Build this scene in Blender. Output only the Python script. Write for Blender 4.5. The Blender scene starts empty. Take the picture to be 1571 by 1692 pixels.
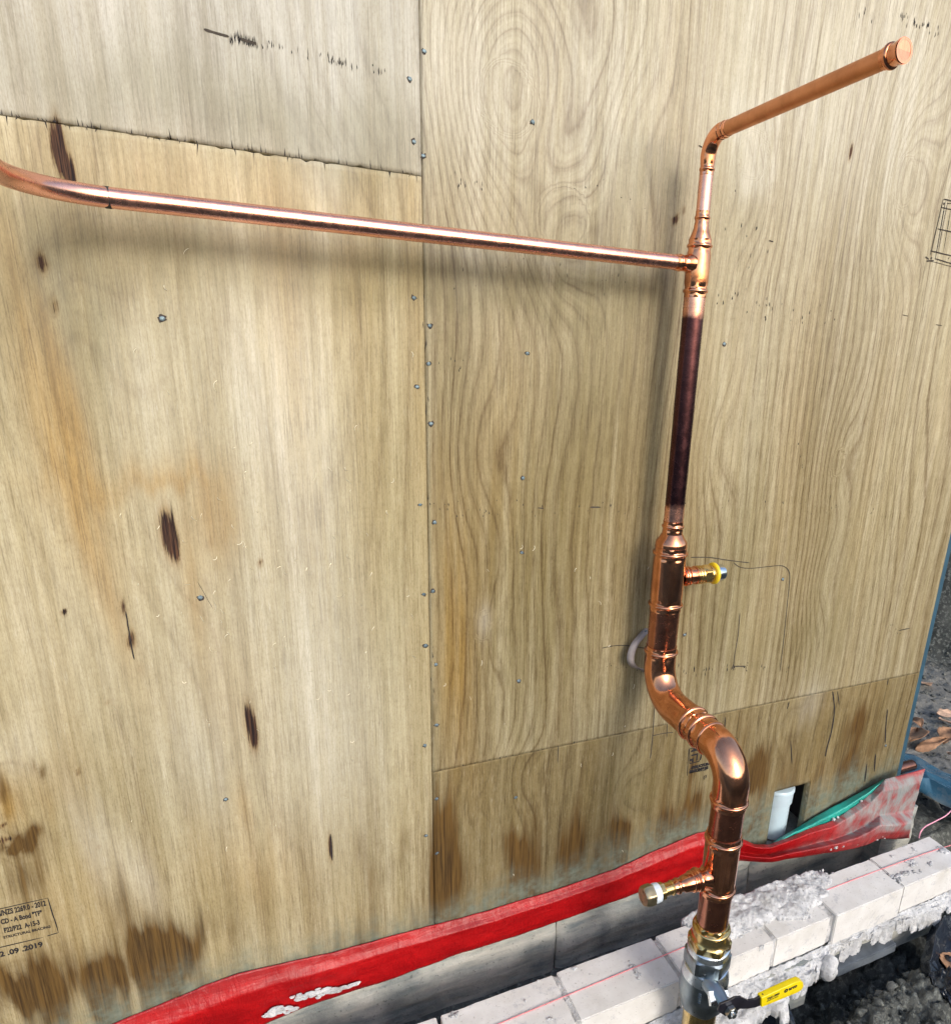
import bpy, bmesh, math, random
import numpy as np
from mathutils import Vector, Matrix

random.seed(7)
rng = np.random.default_rng(11)
SC = bpy.context.scene
COL = SC.collection
R = math.radians

# ------------------------------------------------------------------ camera
W0, H0 = 1571.0, 1692.0
FPX, PITCH, YAW, ROLL, CX, CY = 1126.69, 1.26159946, -0.42942077, 0.04326856, 920.75426, 950.48089
CPOS = np.array([-0.24217653, -1.01677047, 0.69892519])
def _rot(ax, a):
    return np.array(Matrix.Rotation(a, 3, ax))
MROT = _rot('Z', YAW) @ _rot('X', PITCH) @ _rot('Z', ROLL)
cam = bpy.data.cameras.new('camera'); camo = bpy.data.objects.new('camera', cam); COL.objects.link(camo)
cam.sensor_fit = 'HORIZONTAL'; cam.sensor_width = 36.0
cam.lens = FPX / W0 * 36.0
cam.shift_x = -(CX - W0 / 2) / W0
cam.shift_y = (CY - H0 / 2) / W0
cam.clip_start = 0.02; cam.clip_end = 400
camo.matrix_world = Matrix.Translation(Vector(CPOS)) @ Matrix([list(r) for r in MROT]).to_4x4()
SC.camera = camo

# ------------------------------------------------------------------ world, sun, exposure
SUN_EL, SUN_AZ = R(28), R(10)          # azimuth measured from -Y (in front of the wall) towards +X
world = bpy.data.worlds.new('World'); SC.world = world; world.use_nodes = True
nt = world.node_tree; bg = nt.nodes['Background']
sky = nt.nodes.new('ShaderNodeTexSky'); sky.sky_type = 'NISHITA'; sky.sun_disc = False
sky.sun_elevation = SUN_EL; sky.sun_rotation = math.pi - SUN_AZ
sky.air_density = 1.0; sky.dust_density = 2.5; sky.ozone_density = 1.0
nt.links.new(sky.outputs[0], bg.inputs[0]); bg.inputs[1].default_value = 0.15
sl = bpy.data.lights.new('sun', 'SUN'); sl.energy = 0.85; sl.angle = R(16); sl.color = (1.0, 0.98, 0.95)
so = bpy.data.objects.new('sun', sl); COL.objects.link(so)
d = Vector((math.sin(SUN_AZ) * math.cos(SUN_EL), -math.cos(SUN_AZ) * math.cos(SUN_EL), math.sin(SUN_EL)))
so.rotation_euler = d.to_track_quat('Z', 'Y').to_euler(); so.location = d * 20
SC.view_settings.view_transform = 'Standard'; SC.view_settings.look = 'None'
SC.view_settings.gamma = 1.0; SC.view_settings.use_curve_mapping = False
SC.view_settings.exposure = 0.85

# ------------------------------------------------------------------ photograph geometry: pixel of the photo -> point on a real plane
def _ray(x, y): return MROT @ np.array([(x - CX) / FPX, -(y - CY) / FPX, -1.0])
def at(x, y, Y=0.0):
    dd = _ray(x, y); return CPOS + dd * (Y - CPOS[1]) / dd[1]
def atz(x, y, Z):
    dd = _ray(x, y); return CPOS + dd * (Z - CPOS[2]) / dd[2]
def atx(x, y, X):
    dd = _ray(x, y); return CPOS + dd * (X - CPOS[0]) / dd[0]
def proj(P):
    dd = MROT.T @ (np.array(P, float) - CPOS); return CX + FPX * dd[0] / -dd[2], CY - FPX * dd[1] / -dd[2]
def zrow(py, X, Y):
    lo, hi = -1.2, 1.6
    for _ in range(40):
        m = (lo + hi) / 2
        if proj((X, Y, m))[1] > py: lo = m
        else: hi = m
    return (lo + hi) / 2

# ------------------------------------------------------------------ numpy noise
_perm = rng.random((256, 256)); _perm3 = rng.random((64, 64, 64))
def vn2(x, y):
    x = np.asarray(x, float); y = np.asarray(y, float)
    xi = np.floor(x).astype(int); yi = np.floor(y).astype(int); fx = x - xi; fy = y - yi
    fx = fx * fx * (3 - 2 * fx); fy = fy * fy * (3 - 2 * fy)
    a = _perm[xi % 256, yi % 256]; b = _perm[(xi + 1) % 256, yi % 256]; c = _perm[xi % 256, (yi + 1) % 256]; e = _perm[(xi + 1) % 256, (yi + 1) % 256]
    return (a * (1 - fx) + b * fx) * (1 - fy) + (c * (1 - fx) + e * fx) * fy
def fbm(x, y, o=4, g=.5, l=2.03):
    s = 0; a = 1; t = 0
    for i in range(o):
        s = s + a * vn2(x * l ** i + 17.3 * i, y * l ** i + 9.1 * i); t += a; a *= g
    return s / t
def ridged(x, y, o=4):
    s = 0; a = 1; t = 0
    for i in range(o):
        s = s + a * (1 - np.abs(2 * vn2(x * 2.1 ** i + 5.7 * i, y * 2.1 ** i + 3.3 * i) - 1)); t += a; a *= .5
    return s / t
def sstep(a, b, x):
    t = np.clip((x - a) / (b - a), 0, 1); return t * t * (3 - 2 * t)

# ------------------------------------------------------------------ materials
def new_mat(name):
    m = bpy.data.materials.new(name); m.use_nodes = True
    return m, m.node_tree, m.node_tree.nodes['Principled BSDF']
class NB:
    def __init__(s, nt): s.nt = nt
    def n(s, t, **kw):
        o = s.nt.nodes.new(t)
        for k, v in kw.items(): setattr(o, k, v)
        return o
    def l(s, a, b): s.nt.links.new(a, b)
    def val(s, x, inp):
        if hasattr(x, 'is_output') or hasattr(x, 'links'): s.l(x, inp)
        else: inp.default_value = x
    def math(s, op, a, b=0.0, c=None, clamp=False):
        o = s.n('ShaderNodeMath', operation=op); o.use_clamp = clamp
        s.val(a, o.inputs[0]); s.val(b, o.inputs[1])
        if c is not None: s.val(c, o.inputs[2])
        return o.outputs[0]
    def pos(s): return s.n('ShaderNodeNewGeometry').outputs['Position']
    def scaled(s, v, sc, off=(0, 0, 0)):
        o = s.n('ShaderNodeMapping'); s.l(v, o.inputs[0]); o.inputs['Scale'].default_value = sc; o.inputs['Location'].default_value = off
        return o.outputs[0]
    def noise(s, v, scale=1., detail=3., rough=.5, dist=0., color=False):
        o = s.n('ShaderNodeTexNoise'); s.l(v, o.inputs['Vector']); o.inputs['Scale'].default_value = scale
        o.inputs['Detail'].default_value = detail; o.inputs['Roughness'].default_value = rough; o.inputs['Distortion'].default_value = dist
        return o.outputs['Color' if color else 'Fac']
    def ramp(s, x, pts, interp='LINEAR'):
        o = s.n('ShaderNodeValToRGB'); s.l(x, o.inputs[0]); cr = o.color_ramp; cr.interpolation = interp
        while len(cr.elements) < len(pts): cr.elements.new(.5)
        for e, (p, c) in zip(cr.elements, pts):
            e.position = p; e.color = (c, c, c, 1) if not hasattr(c, '__len__') else (*c, 1)
        return o.outputs[0]
    def mix(s, f, a, b, mode='MIX'):
        o = s.n('ShaderNodeMix', data_type='RGBA', blend_type=mode)
        s.val(f, o.inputs[0])
        for x, i in ((a, 6), (b, 7)):
            if hasattr(x, 'links'): s.l(x, o.inputs[i])
            else: o.inputs[i].default_value = (*x, 1)
        return o.outputs[2]
    def attr(s, name):
        o = s.n('ShaderNodeAttribute'); o.attribute_name = name; return o.outputs['Fac']
    def bump(s, h, strength=.3, dist=.001, normal=None):
        o = s.n('ShaderNodeBump'); s.l(h, o.inputs['Height']); o.inputs['Strength'].default_value = strength; o.inputs['Distance'].default_value = dist
        if normal is not None: s.l(normal, o.inputs['Normal'])
        return o.outputs[0]

def wood_mat(name, light, tan, line, dens, contrast, warp, patchy, off):
    m, nt, p = new_mat(name); b = NB(nt); P = b.pos()
    low = b.noise(b.scaled(P, (1.6, 1, .34), off), 1, 2, .45)
    mid = b.noise(b.scaled(P, (8, 1, 1.1), off), 1, 2, .5)
    wig = b.noise(b.scaled(P, (60, 1, 16), off), 1, 4, .65)
    sx = b.n('ShaderNodeSeparateXYZ'); b.l(P, sx.inputs[0])
    u = b.math('MULTIPLY_ADD', low, warp, sx.outputs[0])
    u = b.math('MULTIPLY_ADD', mid, .05, u)
    u = b.math('MULTIPLY_ADD', wig, .0085, u)
    u = b.math('ADD', u, b.attr('ring'))
    ph = b.math('FRACT', b.math('MULTIPLY', u, dens))
    saw = b.ramp(ph, [(0, .55), (.45, .05), (.8, .35), (.93, 1), (1, .55)])
    ph2 = b.math('FRACT', b.math('MULTIPLY', u, dens * 2.7))
    saw2 = b.ramp(ph2, [(0, .3), (.5, 0), (.85, .7), (1, .3)])
    lines = b.math('ADD', b.math('MULTIPLY', saw, .7), b.math('MULTIPLY', saw2, .3))
    vary = b.ramp(b.noise(b.scaled(P, (7, 1, 1.0), (3 + off[0], 0, 1)), 1, 3), [(.3, .25), (.65, 1)])
    fib = b.noise(b.scaled(P, (480, 40, 14), off), 1, 5, .72)
    brk = b.ramp(fib, [(.38, 1), (.60, .6)])
    lines = b.math('MULTIPLY', b.math('MULTIPLY', b.math('MULTIPLY', lines, vary), brk), contrast)
    fib2 = b.noise(b.scaled(P, (1100, 60, 40), off), 1, 2, .6)
    fibc = b.ramp(fib, [(.37, 1), (.50, 0)])
    patch = b.ramp(b.noise(b.scaled(P, (9, 1, .8), (off[0] + 5, 0, 0)), 1, 3, .55, .4), [(.35, 0), (.62, 1)])
    broad = b.ramp(b.noise(b.scaled(P, (2.6, 1, .9), (off[0] + 9, 0, 2)), 1, 4, .55), [(.34, 0), (.68, 1)])
    c = b.mix(b.math('MULTIPLY', patch, patchy), light, tan)
    c = b.mix(b.math('MULTIPLY', broad, .6), c, (light[0] * .66, light[1] * .69, light[2] * .70))
    c = b.mix(lines, c, line)
    fcon = b.math('MULTIPLY', b.ramp(b.noise(b.scaled(P, (5, 1, 1.3), (off[0] + 2, 0, 7)), 1, 3), [(.3, .22), (.7, .75)]), fibc)
    c = b.mix(fcon, c, (line[0] * .75, line[1] * .75, line[2] * .8))
    c = b.mix(b.math('MULTIPLY', b.ramp(fib2, [(.58, 0), (.68, 1)]), .40), c, (.62, .60, .50))
    s3 = b.ramp(b.noise(b.scaled(P, (150, 1, 3.2), (off[0] + 21, 0, 4)), 1, 4, .65), [(.36, 1), (.56, 0)])
    c = b.mix(b.math('MULTIPLY', s3, .42), c, b.mix(1, c, (.60, .56, .45), 'MULTIPLY'))
    strip = b.ramp(b.noise(b.scaled(P, (34, 1, .9), (off[0] + 11, 0, 4)), 1, 3, .6), [(.36, 0), (.60, 1)])
    c = b.mix(b.math('MULTIPLY', strip, .6), c, b.mix(1, c, (.68, .63, .50), 'MULTIPLY'))
    pore = b.noise(b.scaled(P, (620, 40, 170), off), 1, 3, .7)
    c = b.mix(b.math('MULTIPLY', b.ramp(pore, [(.38, 1), (.52, 0)]), .38), c, b.mix(1, c, (.55, .50, .40), 'MULTIPLY'))
    mot = b.noise(b.scaled(P, (90, 20, 34), (off[0] + 1, 0, 3)), 1, 4, .65)
    c = b.mix(b.math('MULTIPLY', b.ramp(mot, [(.38, 1), (.56, 0)]), .28), c, b.mix(1, c, (.66, .64, .56), 'MULTIPLY'))
    # tint of heartwood streaks (orange), wet staining (brown), mould (grey green), black knots
    stk = b.noise(b.scaled(P, (260, 10, 7), off), 1, 4, .7)
    stk2 = b.noise(b.scaled(P, (60, 10, 2.4), off), 1, 5, .65)
    tint = b.math('MULTIPLY', b.attr('tint'), b.ramp(stk2, [(.3, .4), (.6, 1)]), clamp=True)
    c = b.mix(tint, c, b.mix(1, c, (.86, .66, .38), 'MULTIPLY'))
    dirt = b.math('MULTIPLY', b.attr('dirt'), b.ramp(stk2, [(.25, .45), (.62, 1)]), clamp=True)  # dirt mask, also carries the painted pipe shadow
    c = b.mix(dirt, c, b.mix(1, c, (.56, .545, .42), 'MULTIPLY'))  # dirt and the painted pipe shadow share this darkening
    grey = b.math('MULTIPLY', b.attr('pale'), b.ramp(stk2, [(.25, .5), (.6, 1)]), clamp=True)
    c = b.mix(grey, c, b.mix(.25, b.mix(1, c, (1.26, 1.36, 1.66), 'MULTIPLY'), (.70, .70, .66)))  # veneer paleness, plus brighter, cooler light painted into the upper wall
    wa = b.attr('wet')
    wet = b.math('MULTIPLY', b.math('SUBTRACT', b.math('MULTIPLY_ADD', wa, 1.1, b.math('MULTIPLY', b.math('SUBTRACT', stk2, .5), 2.2)), .12), 1.15, clamp=True)
    wet = b.math('MULTIPLY', wet, b.ramp(wa, [(0, 0), (.35, .7), (.9, 1)]))
    wetc = b.mix(b.ramp(stk, [(.35, 0), (.6, 1)]), (.032, .016, .005), (.125, .070, .020))
    c = b.mix(b.math('MULTIPLY', wet, .97), c, wetc)
    ma = b.attr('mould')
    mo = b.math('MULTIPLY', b.ramp(b.noise(P, 38, 5, .65), [(.35, .25), (.62, 1)]), b.math('MULTIPLY_ADD', b.math('SUBTRACT', stk2, .5), 1.6, ma), clamp=True)
    mo = b.math('MULTIPLY', mo, b.ramp(ma, [(0, 0), (.3, .8), (1, 1)]))
    c = b.mix(b.math('MULTIPLY', mo, .85), c, b.mix(b.noise(P, 90, 3), (.06, .08, .065), (.24, .275, .215)))
    ka = b.attr('knot')
    kn = b.math('MULTIPLY', b.math('SUBTRACT', b.math('MULTIPLY_ADD', b.math('SUBTRACT', stk, .5), 4.0, b.math('MULTIPLY', ka, 1.6)), .5), 2.2, clamp=True)
    kn = b.math('MULTIPLY', kn, b.ramp(ka, [(.08, 0), (.35, 1)]))
    c = b.mix(b.math('MULTIPLY', b.ramp(ka, [(.05, 0), (.45, 1)]), .6), c, b.mix(1, c, (.55, .38, .22), 'MULTIPLY'))
    c = b.mix(kn, c, b.mix(b.ramp(b.noise(b.scaled(P, (420, 9, 9), (4, 0, 9)), 1, 4, .7), [(.44, 0), (.60, 1)]), (.012, .007, .008), (.11, .055, .03)))
    hsum = b.n('ShaderNodeHueSaturation'); b.l(c, hsum.inputs['Color']); hsum.inputs['Saturation'].default_value = 1.04
    c = hsum.outputs[0]
    b.l(c, p.inputs['Base Color'])
    p.inputs['Roughness'].default_value = .78
    p.inputs['Specular IOR Level'].default_value = .25
    hh = b.math('ADD', b.math('MULTIPLY', fib, .8), b.math('MULTIPLY', kn, -2.0))
    b.l(b.bump(hh, .35, .0008), p.inputs['Normal'])
    return m
M = {}
M['ply_right'] = wood_mat('ply_right', (.535, .495, .36), (.40, .325, .185), (.145, .098, .045), 44, 1.5, .46, .55, (0, 0, 0))
M['ply_left'] = wood_mat('ply_left', (.60, .545, .385), (.455, .365, .195), (.21, .15, .07), 15, 1.0, .40, .8, (31, 0, 4))
M['ply_upper'] = wood_mat('ply_upper', (.52, .495, .41), (.39, .345, .25), (.18, .15, .10), 28, 1.1, .28, .7, (57, 0, 8))
M['ply_lower'] = wood_mat('ply_lower', (.42, .36, .225), (.28, .205, .09), (.08, .048, .016), 32, 1.3, .5, .7, (83, 0, 2))

def copper_mat(name, base, dark, rough, tarn=.35):
    m, nt, p = new_mat(name); b = NB(nt); P = b.pos()
    n = b.noise(P, 34, 4, .6)
    c = b.mix(b.math('MULTIPLY', b.ramp(n, [(.42, 0), (.7, 1)]), tarn), base, dark)
    sm = b.noise(b.scaled(P, (60, 60, 14)), 1, 4, .7)
    c = b.mix(b.math('MULTIPLY', b.ramp(sm, [(.56, 0), (.72, 1)]), tarn * .6), c, (dark[0] * .8, dark[1] * .8, dark[2] * .8))
    b.l(c, p.inputs['Base Color']); p.inputs['Metallic'].default_value = 1
    r = b.math('MULTIPLY_ADD', b.noise(P, 90, 4, .6), rough, rough * .5)
    b.l(r, p.inputs['Roughness'])
    b.l(b.bump(b.math('ADD', b.noise(P, 55, 2, .5), b.math('MULTIPLY', b.noise(P, 500, 2, .5), .12)), .12, .002), p.inputs['Normal'])
    return m
M['copper'] = copper_mat('copper', (.86, .385, .215), (.42, .15, .075), .13, .55)
M['copper_pipe'] = copper_mat('copper_pipe', (.92, .49, .38), (.60, .28, .20), .26, .35)
M['copper_dull'] = copper_mat('copper_dull', (.66, .30, .15), (.44, .18, .08), .42, .5)
M['copper_brown'] = copper_mat('copper_brown', (.52, .22, .14), (.22, .085, .06), .24, .6)
M['tarnished'] = copper_mat('tarnished', (.105, .046, .052), (.055, .024, .028), .26, .7)
M['brass'] = copper_mat('brass', (.80, .58, .25), (.55, .36, .12), .22, .35)
M['brass_dull'] = copper_mat('brass_dull', (.50, .42, .27), (.30, .25, .15), .4, .5)
M['chrome'] = copper_mat('chrome', (.70, .74, .76), (.40, .45, .48), .14, .4)
M['nickel'] = copper_mat('nickel', (.34, .39, .42), (.16, .20, .22), .34, .5)
M['steel_light'] = copper_mat('steel_light', (.78, .84, .87), (.55, .62, .66), .3, .3)

def simple(name, col, rough=.6, var=.15, scale=30, bump=0., metal=0., spec=.5, bscale=None, bdist=.002):
    m, nt, p = new_mat(name); b = NB(nt); P = b.pos()
    n = b.noise(P, scale, 4, .6)
    c = b.mix(b.ramp(n, [(.3, 0), (.7, 1)]), tuple(x * (1 - var) for x in col), tuple(min(1, x * (1 + var)) for x in col))
    b.l(c, p.inputs['Base Color']); p.inputs['Roughness'].default_value = rough
    p.inputs['Metallic'].default_value = metal; p.inputs['Specular IOR Level'].default_value = spec
    if bump: b.l(b.bump(b.noise(P, bscale or scale * 2, 4, .6), bump, bdist), p.inputs['Normal'])
    return m
M['ink'] = simple('ink', (.03, .028, .03), .9, .3, 200, spec=.1)
M['pencil'] = simple('pencil', (.06, .052, .045), .9, .3, 200, spec=.1)
M['nail'] = simple('nail', (.16, .22, .25), .6, .5, 300, metal=.5)
M['nail_hole'] = simple('nail_hole', (.05, .04, .035), .9, .2, 300)
M['shaving'] = simple('shaving', (.72, .66, .48), .8, .1, 90)
M['pvc'] = simple('pvc', (.50, .62, .68), .3, .06, 25, .05)
M['yellow'] = simple('yellow_plastic', (.80, .62, .005), .38, .05, 80, .06)
M['yellow_ring'] = simple('yellow_ring', (.75, .55, .02), .4, .1, 80)
M['black_metal'] = simple('black_metal', (.012, .011, .016), .3, .3, 60, .05)
M['tape'] = simple('tape', (.62, .70, .76), .6, .1, 120, .3)
M['string'] = simple('string', (.80, .26, .28), .8, .15, 200)
M['string_pink'] = simple('string_pink', (.85, .38, .48), .7, .15, 200)
M['wrap'] = simple('wrap', (.025, .075, .115), .55, .25, 9, .1)
M['frame'] = simple('frame', (.06, .05, .045), .9, .3, 10)
M['grey_band'] = simple('grey_band', (.34, .30, .29), .42, .12, 60, .1)
M['teal'] = simple('teal_membrane', (.02, .36, .29), .38, .18, 14, .25, bscale=30, bdist=.006)
M['leaf'] = simple('leaf', (.36, .20, .11), .75, .35, 60, .4)
M['leaf_pale'] = simple('leaf_pale', (.48, .33, .24), .75, .3, 60, .4)
M['board'] = simple('board', (.13, .15, .17), .7, .3, 25, .3)
M['hair'] = simple('hair', (.02, .02, .02), .6, .2, 50)

def brick_mat():
    m, nt, p = new_mat('brick_cream'); b = NB(nt); P = b.pos()
    oi = b.n('ShaderNodeObjectInfo').outputs['Random']
    n = b.noise(P, 22, 5, .6)
    c = b.mix(b.ramp(n, [(.3, 0), (.7, 1)]), (.66, .64, .60), (.80, .79, .76))
    c = b.mix(b.math('MULTIPLY', oi, .35), c, (.64, .62, .58))
    sp = b.ramp(b.noise(P, 260, 2, .5), [(.66, 0), (.72, 1)])
    c = b.mix(b.math('MULTIPLY', sp, .5), c, (.30, .27, .22))
    bl = b.ramp(b.noise(P, 34, 5, .75), [(.58, 0), (.68, 1)])
    c = b.mix(b.math('MULTIPLY', bl, .5), c, (.36, .37, .40))
    sm = b.ramp(b.noise(b.scaled(P, (9, 9, 9), (3, 1, 2)), 1, 4, .6), [(.55, 0), (.72, 1)])
    c = b.mix(b.math('MULTIPLY', sm, .4), c, (.50, .46, .38))
    b.l(c, p.inputs['Base Color']); p.inputs['Roughness'].default_value = .9; p.inputs['Specular IOR Level'].default_value = .2
    b.l(b.bump(b.math('ADD', b.noise(P, 180, 4, .7), b.math('MULTIPLY', sp, -1.2)), .5, .0012), p.inputs['Normal'])
    return m
M['brick'] = brick_mat()
def mortar_mat(name, lo, hi):
    m, nt, p = new_mat(name); b = NB(nt); P = b.pos()
    n = b.noise(P, 40, 6, .65)
    c = b.mix(b.ramp(n, [(.32, 0), (.6, 1)]), lo, hi)
    sp = b.ramp(b.noise(P, 210, 4, .7), [(.58, 0), (.66, 1)])
    c = b.mix(b.math('MULTIPLY', sp, .75), c, (.20, .19, .17))
    c = b.mix(b.ramp(b.noise(P, 26, 3, .6), [(.52, 0), (.66, .6)]), c, (.38, .37, .34))
    b.l(c, p.inputs['Base Color']); p.inputs['Roughness'].default_value = .95; p.inputs['Specular IOR Level'].default_value = .2
    b.l(b.bump(b.noise(P, 190, 6, .78), 1., .004), p.inputs['Normal'])
    return m
M['mortar'] = mortar_mat('mortar', (.46, .47, .48), (.80, .80, .79))
M['mortar_joint'] = mortar_mat('mortar_joint', (.50, .50, .50), (.74, .73, .71))
def concrete_mat():
    m, nt, p = new_mat('concrete'); b = NB(nt); P = b.pos()
    s1 = b.noise(b.scaled(P, (6, 6, 34)), 1, 6, .65, .4)
    s2 = b.noise(P, 12, 5, .65)
    c = b.mix(b.ramp(s1, [(.35, 0), (.6, 1)]), (.20, .235, .235), (.50, .49, .43))
    c = b.mix(b.ramp(s2, [(.45, 0), (.7, .85)]), c, (.55, .54, .48))
    c = b.mix(b.math('MULTIPLY', b.ramp(b.noise(b.scaled(P, (9, 9, 3)), 1, 3), [(.5, 0), (.7, 1)]), .65), c, (.12, .15, .155))
    sp = b.ramp(b.noise(P, 120, 3, .6), [(.62, 0), (.70, 1)])
    c = b.mix(b.math('MULTIPLY', sp, .55), c, (.06, .07, .07))
    b.l(c, p.inputs['Base Color']); p.inputs['Roughness'].default_value = .8
    b.l(b.bump(b.math('ADD', b.noise(P, 60, 6, .7), s1), .7, .004), p.inputs['Normal'])
    return m
M['concrete'] = concrete_mat()
def red_mat():
    m, nt, p = new_mat('red_membrane'); b = NB(nt); P = b.pos()
    n = b.noise(b.scaled(P, (10, 10, 30)), 1, 4, .6)
    c = b.mix(b.ramp(n, [(.35, 0), (.7, 1)]), (.28, .002, .004), (.48, .006, .008))
    dust = b.math('MULTIPLY', b.attr('dust'), b.ramp(b.noise(b.scaled(P, (50, 20, 18)), 1, 5, .7), [(.34, .25), (.58, 1)]), clamp=True)
    c = b.mix(dust, c, b.mix(b.noise(P, 14, 4), (.17, .20, .20), (.42, .40, .38)))
    b.l(c, p.inputs['Base Color'])
    b.l(b.math('MULTIPLY_ADD', dust, .4, .42), p.inputs['Roughness'])
    p.inputs['Specular IOR Level'].default_value = .4
    w = b.noise(b.scaled(P, (52, 12, 14), (0, 0, 0)), 1, 4, .6, 1.2)
    w2 = b.noise(b.scaled(P, (9, 12, 110)), 1, 3, .6, .4)
    b.l(b.bump(b.math('ADD', w, b.math('MULTIPLY', w2, .35)), .6, .006), p.inputs['Normal'])
    return m
M['red'] = red_mat()
def soil_mat():
    m, nt, p = new_mat('soil'); b = NB(nt); P = b.pos()
    n = b.noise(P, 9, 6, .65); n2 = b.noise(P, 70, 5, .7)
    c = b.mix(b.ramp(n, [(.35, 0), (.65, 1)]), (.045, .050, .048), (.15, .155, .14))
    c = b.mix(b.ramp(n2, [(.50, 0), (.64, .8)]), c, (.30, .315, .28))
    c = b.mix(b.math('MULTIPLY', b.attr('pale'), .8), c, b.mix(n2, (.17, .175, .17), (.36, .35, .32)))
    b.l(c, p.inputs['Base Color']); p.inputs['Roughness'].default_value = .9; p.inputs['Specular IOR Level'].default_value = .3
    b.l(b.bump(b.math('ADD', n2, b.noise(P, 240, 4, .7)), .8, .006), p.inputs['Normal'])
    return m
M['soil'] = soil_mat()
def plastic_mat(name, col, rough):
    m, nt, p = new_mat(name); b = NB(nt); P = b.pos()
    du = b.ramp(b.noise(P, 16, 6, .7), [(.5, 0), (.7, 1)])
    c = b.mix(b.math('MULTIPLY', du, .7), col, (.22, .24, .23))
    b.l(c, p.inputs['Base Color']); b.l(b.math('MULTIPLY_ADD', du, .4, rough), p.inputs['Roughness'])
    b.l(b.bump(b.noise(b.scaled(P, (30, 18, 30)), 1, 4, .6, 1.), .5, .006), p.inputs['Normal'])
    return m
M['black_plastic'] = plastic_mat('black_plastic', (.012, .016, .024), .22)
M['sky_sheen_plastic'] = plastic_mat('sky_sheen_plastic', (.05, .15, .23), .25)  # black plastic; the blue sky sheen is put into the base colour

# ------------------------------------------------------------------ object helpers
def mesh_obj(name, verts, faces, mat, parent=None, smooth=False, sharp=None, attrs=None):
    off = np.array(parent_loc(parent)) if parent else np.zeros(3)
    v = np.asarray(verts, float).reshape(-1, 3) - off
    me = bpy.data.meshes.new(name)
    if isinstance(faces, np.ndarray) and faces.ndim == 2:
        nf, k = faces.shape
        me.vertices.add(len(v)); me.vertices.foreach_set('co', v.astype(np.float32).ravel())
        me.loops.add(nf * k); me.loops.foreach_set('vertex_index', faces.astype(np.int32).ravel())
        me.polygons.add(nf); me.polygons.foreach_set('loop_start', np.arange(0, nf * k, k, dtype=np.int32))
        me.update(calc_edges=True)
    else:
        me.from_pydata([tuple(q) for q in v], [], [tuple(int(i) for i in f) for f in faces])
    me.validate(); me.update()
    if attrs:
        for k2, a in attrs.items():
            at_ = me.attributes.new(k2, 'FLOAT', 'POINT'); at_.data.foreach_set('value', np.asarray(a, np.float32))
    me.materials.append(mat)
    if smooth:
        me.polygons.foreach_set('use_smooth', [True] * len(me.polygons))
        if sharp: me.set_sharp_from_angle(angle=sharp)
    o = bpy.data.objects.new(name, me); COL.objects.link(o)
    if parent: o.parent = parent
    return o
_loc = {}
def parent_loc(p):
    t = np.zeros(3)
    while p is not None:
        t += np.array(p.location); p = p.parent
    return t
def thing(name, label, cat, loc=(0, 0, 0), group=None):
    o = bpy.data.objects.new(name, None); COL.objects.link(o); o.location = loc; o.empty_display_size = .05
    o['label'] = label; o['category'] = cat
    if group: o['group'] = group
    return o
def tag(o, label, cat, group=None):
    o['label'] = label; o['category'] = cat
    if group: o['group'] = group
    return o
def box(x0, x1, y0, y1, z0, z1):
    v = [(x, y, z) for z in (z0, z1) for y in (y0, y1) for x in (x0, x1)]
    f = [(0, 2, 3, 1), (4, 5, 7, 6), (0, 1, 5, 4), (2, 6, 7, 3), (0, 4, 6, 2), (1, 3, 7, 5)]
    return v, f
def box_obj(name, x0, x1, y0, y1, z0, z1, mat, parent=None, bev=0.):
    v, f = box(x0, x1, y0, y1, z0, z1)
    if bev:
        bm = bmesh.new(); vs = [bm.verts.new(q) for q in v]; [bm.faces.new([vs[i] for i in ff]) for ff in f]
        bmesh.ops.bevel(bm, geom=bm.edges[:], offset=bev, segments=2, affect='EDGES', profile=.6)
        bm.verts.index_update(); v = [tuple(q.co) for q in bm.verts]; f = [[q.index for q in ff.verts] for ff in bm.faces]; bm.free()
    return mesh_obj(name, v, f, mat, parent)

SEG = 56
def sweep(path, mat, name, parent, seg=SEG, cap0=False, cap1=False, up=None, sharp=R(38)):
    """path: list of (point, radius, hexness). Rings follow the path."""
    pts = np.array([p[0] for p in path], float); n = len(pts)
    tan = np.zeros_like(pts)
    for i in range(n):
        j0 = i - 1
        while j0 >= 0 and np.linalg.norm(pts[i] - pts[j0]) < 1e-9: j0 -= 1
        j1 = i + 1
        while j1 < n and np.linalg.norm(pts[j1] - pts[i]) < 1e-9: j1 += 1
        a = pts[max(j0, 0)] if j0 >= 0 else pts[i]; c = pts[min(j1, n - 1)] if j1 < n else pts[i]
        t = c - a; tan[i] = t / (np.linalg.norm(t) + 1e-12)
    u = np.array(up if up is not None else ((1, 0, 0) if abs(tan[0][0]) < .7 else (0, 0, 1)), float)
    verts = []; V = []
    for i in range(n):
        t = tan[i]; u = u - t * u.dot(t); u /= np.linalg.norm(u); w = np.cross(t, u)
        r = path[i][1]; h = path[i][2] if len(path[i]) > 2 else 0
        th = np.arange(seg) * 2 * np.pi / seg
        hexr = 1.0 / np.cos((th % (np.pi / 3)) - np.pi / 6) * .955
        rr = r * ((1 - h) + h * hexr)
        V.append(pts[i] + rr[:, None] * (np.cos(th)[:, None] * u + np.sin(th)[:, None] * w))
    V = np.concatenate(V); F = []
    for i in range(n - 1):
        for k in range(seg):
            k2 = (k + 1) % seg
            F.append((i * seg + k, i * seg + k2, (i + 1) * seg + k2, (i + 1) * seg + k))
    if cap0: F.append(tuple(reversed(range(seg))))
    if cap1: F.append(tuple((n - 1) * seg + k for k in range(seg)))
    return mesh_obj(name, V, F, mat, parent, smooth=True, sharp=sharp)

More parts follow.
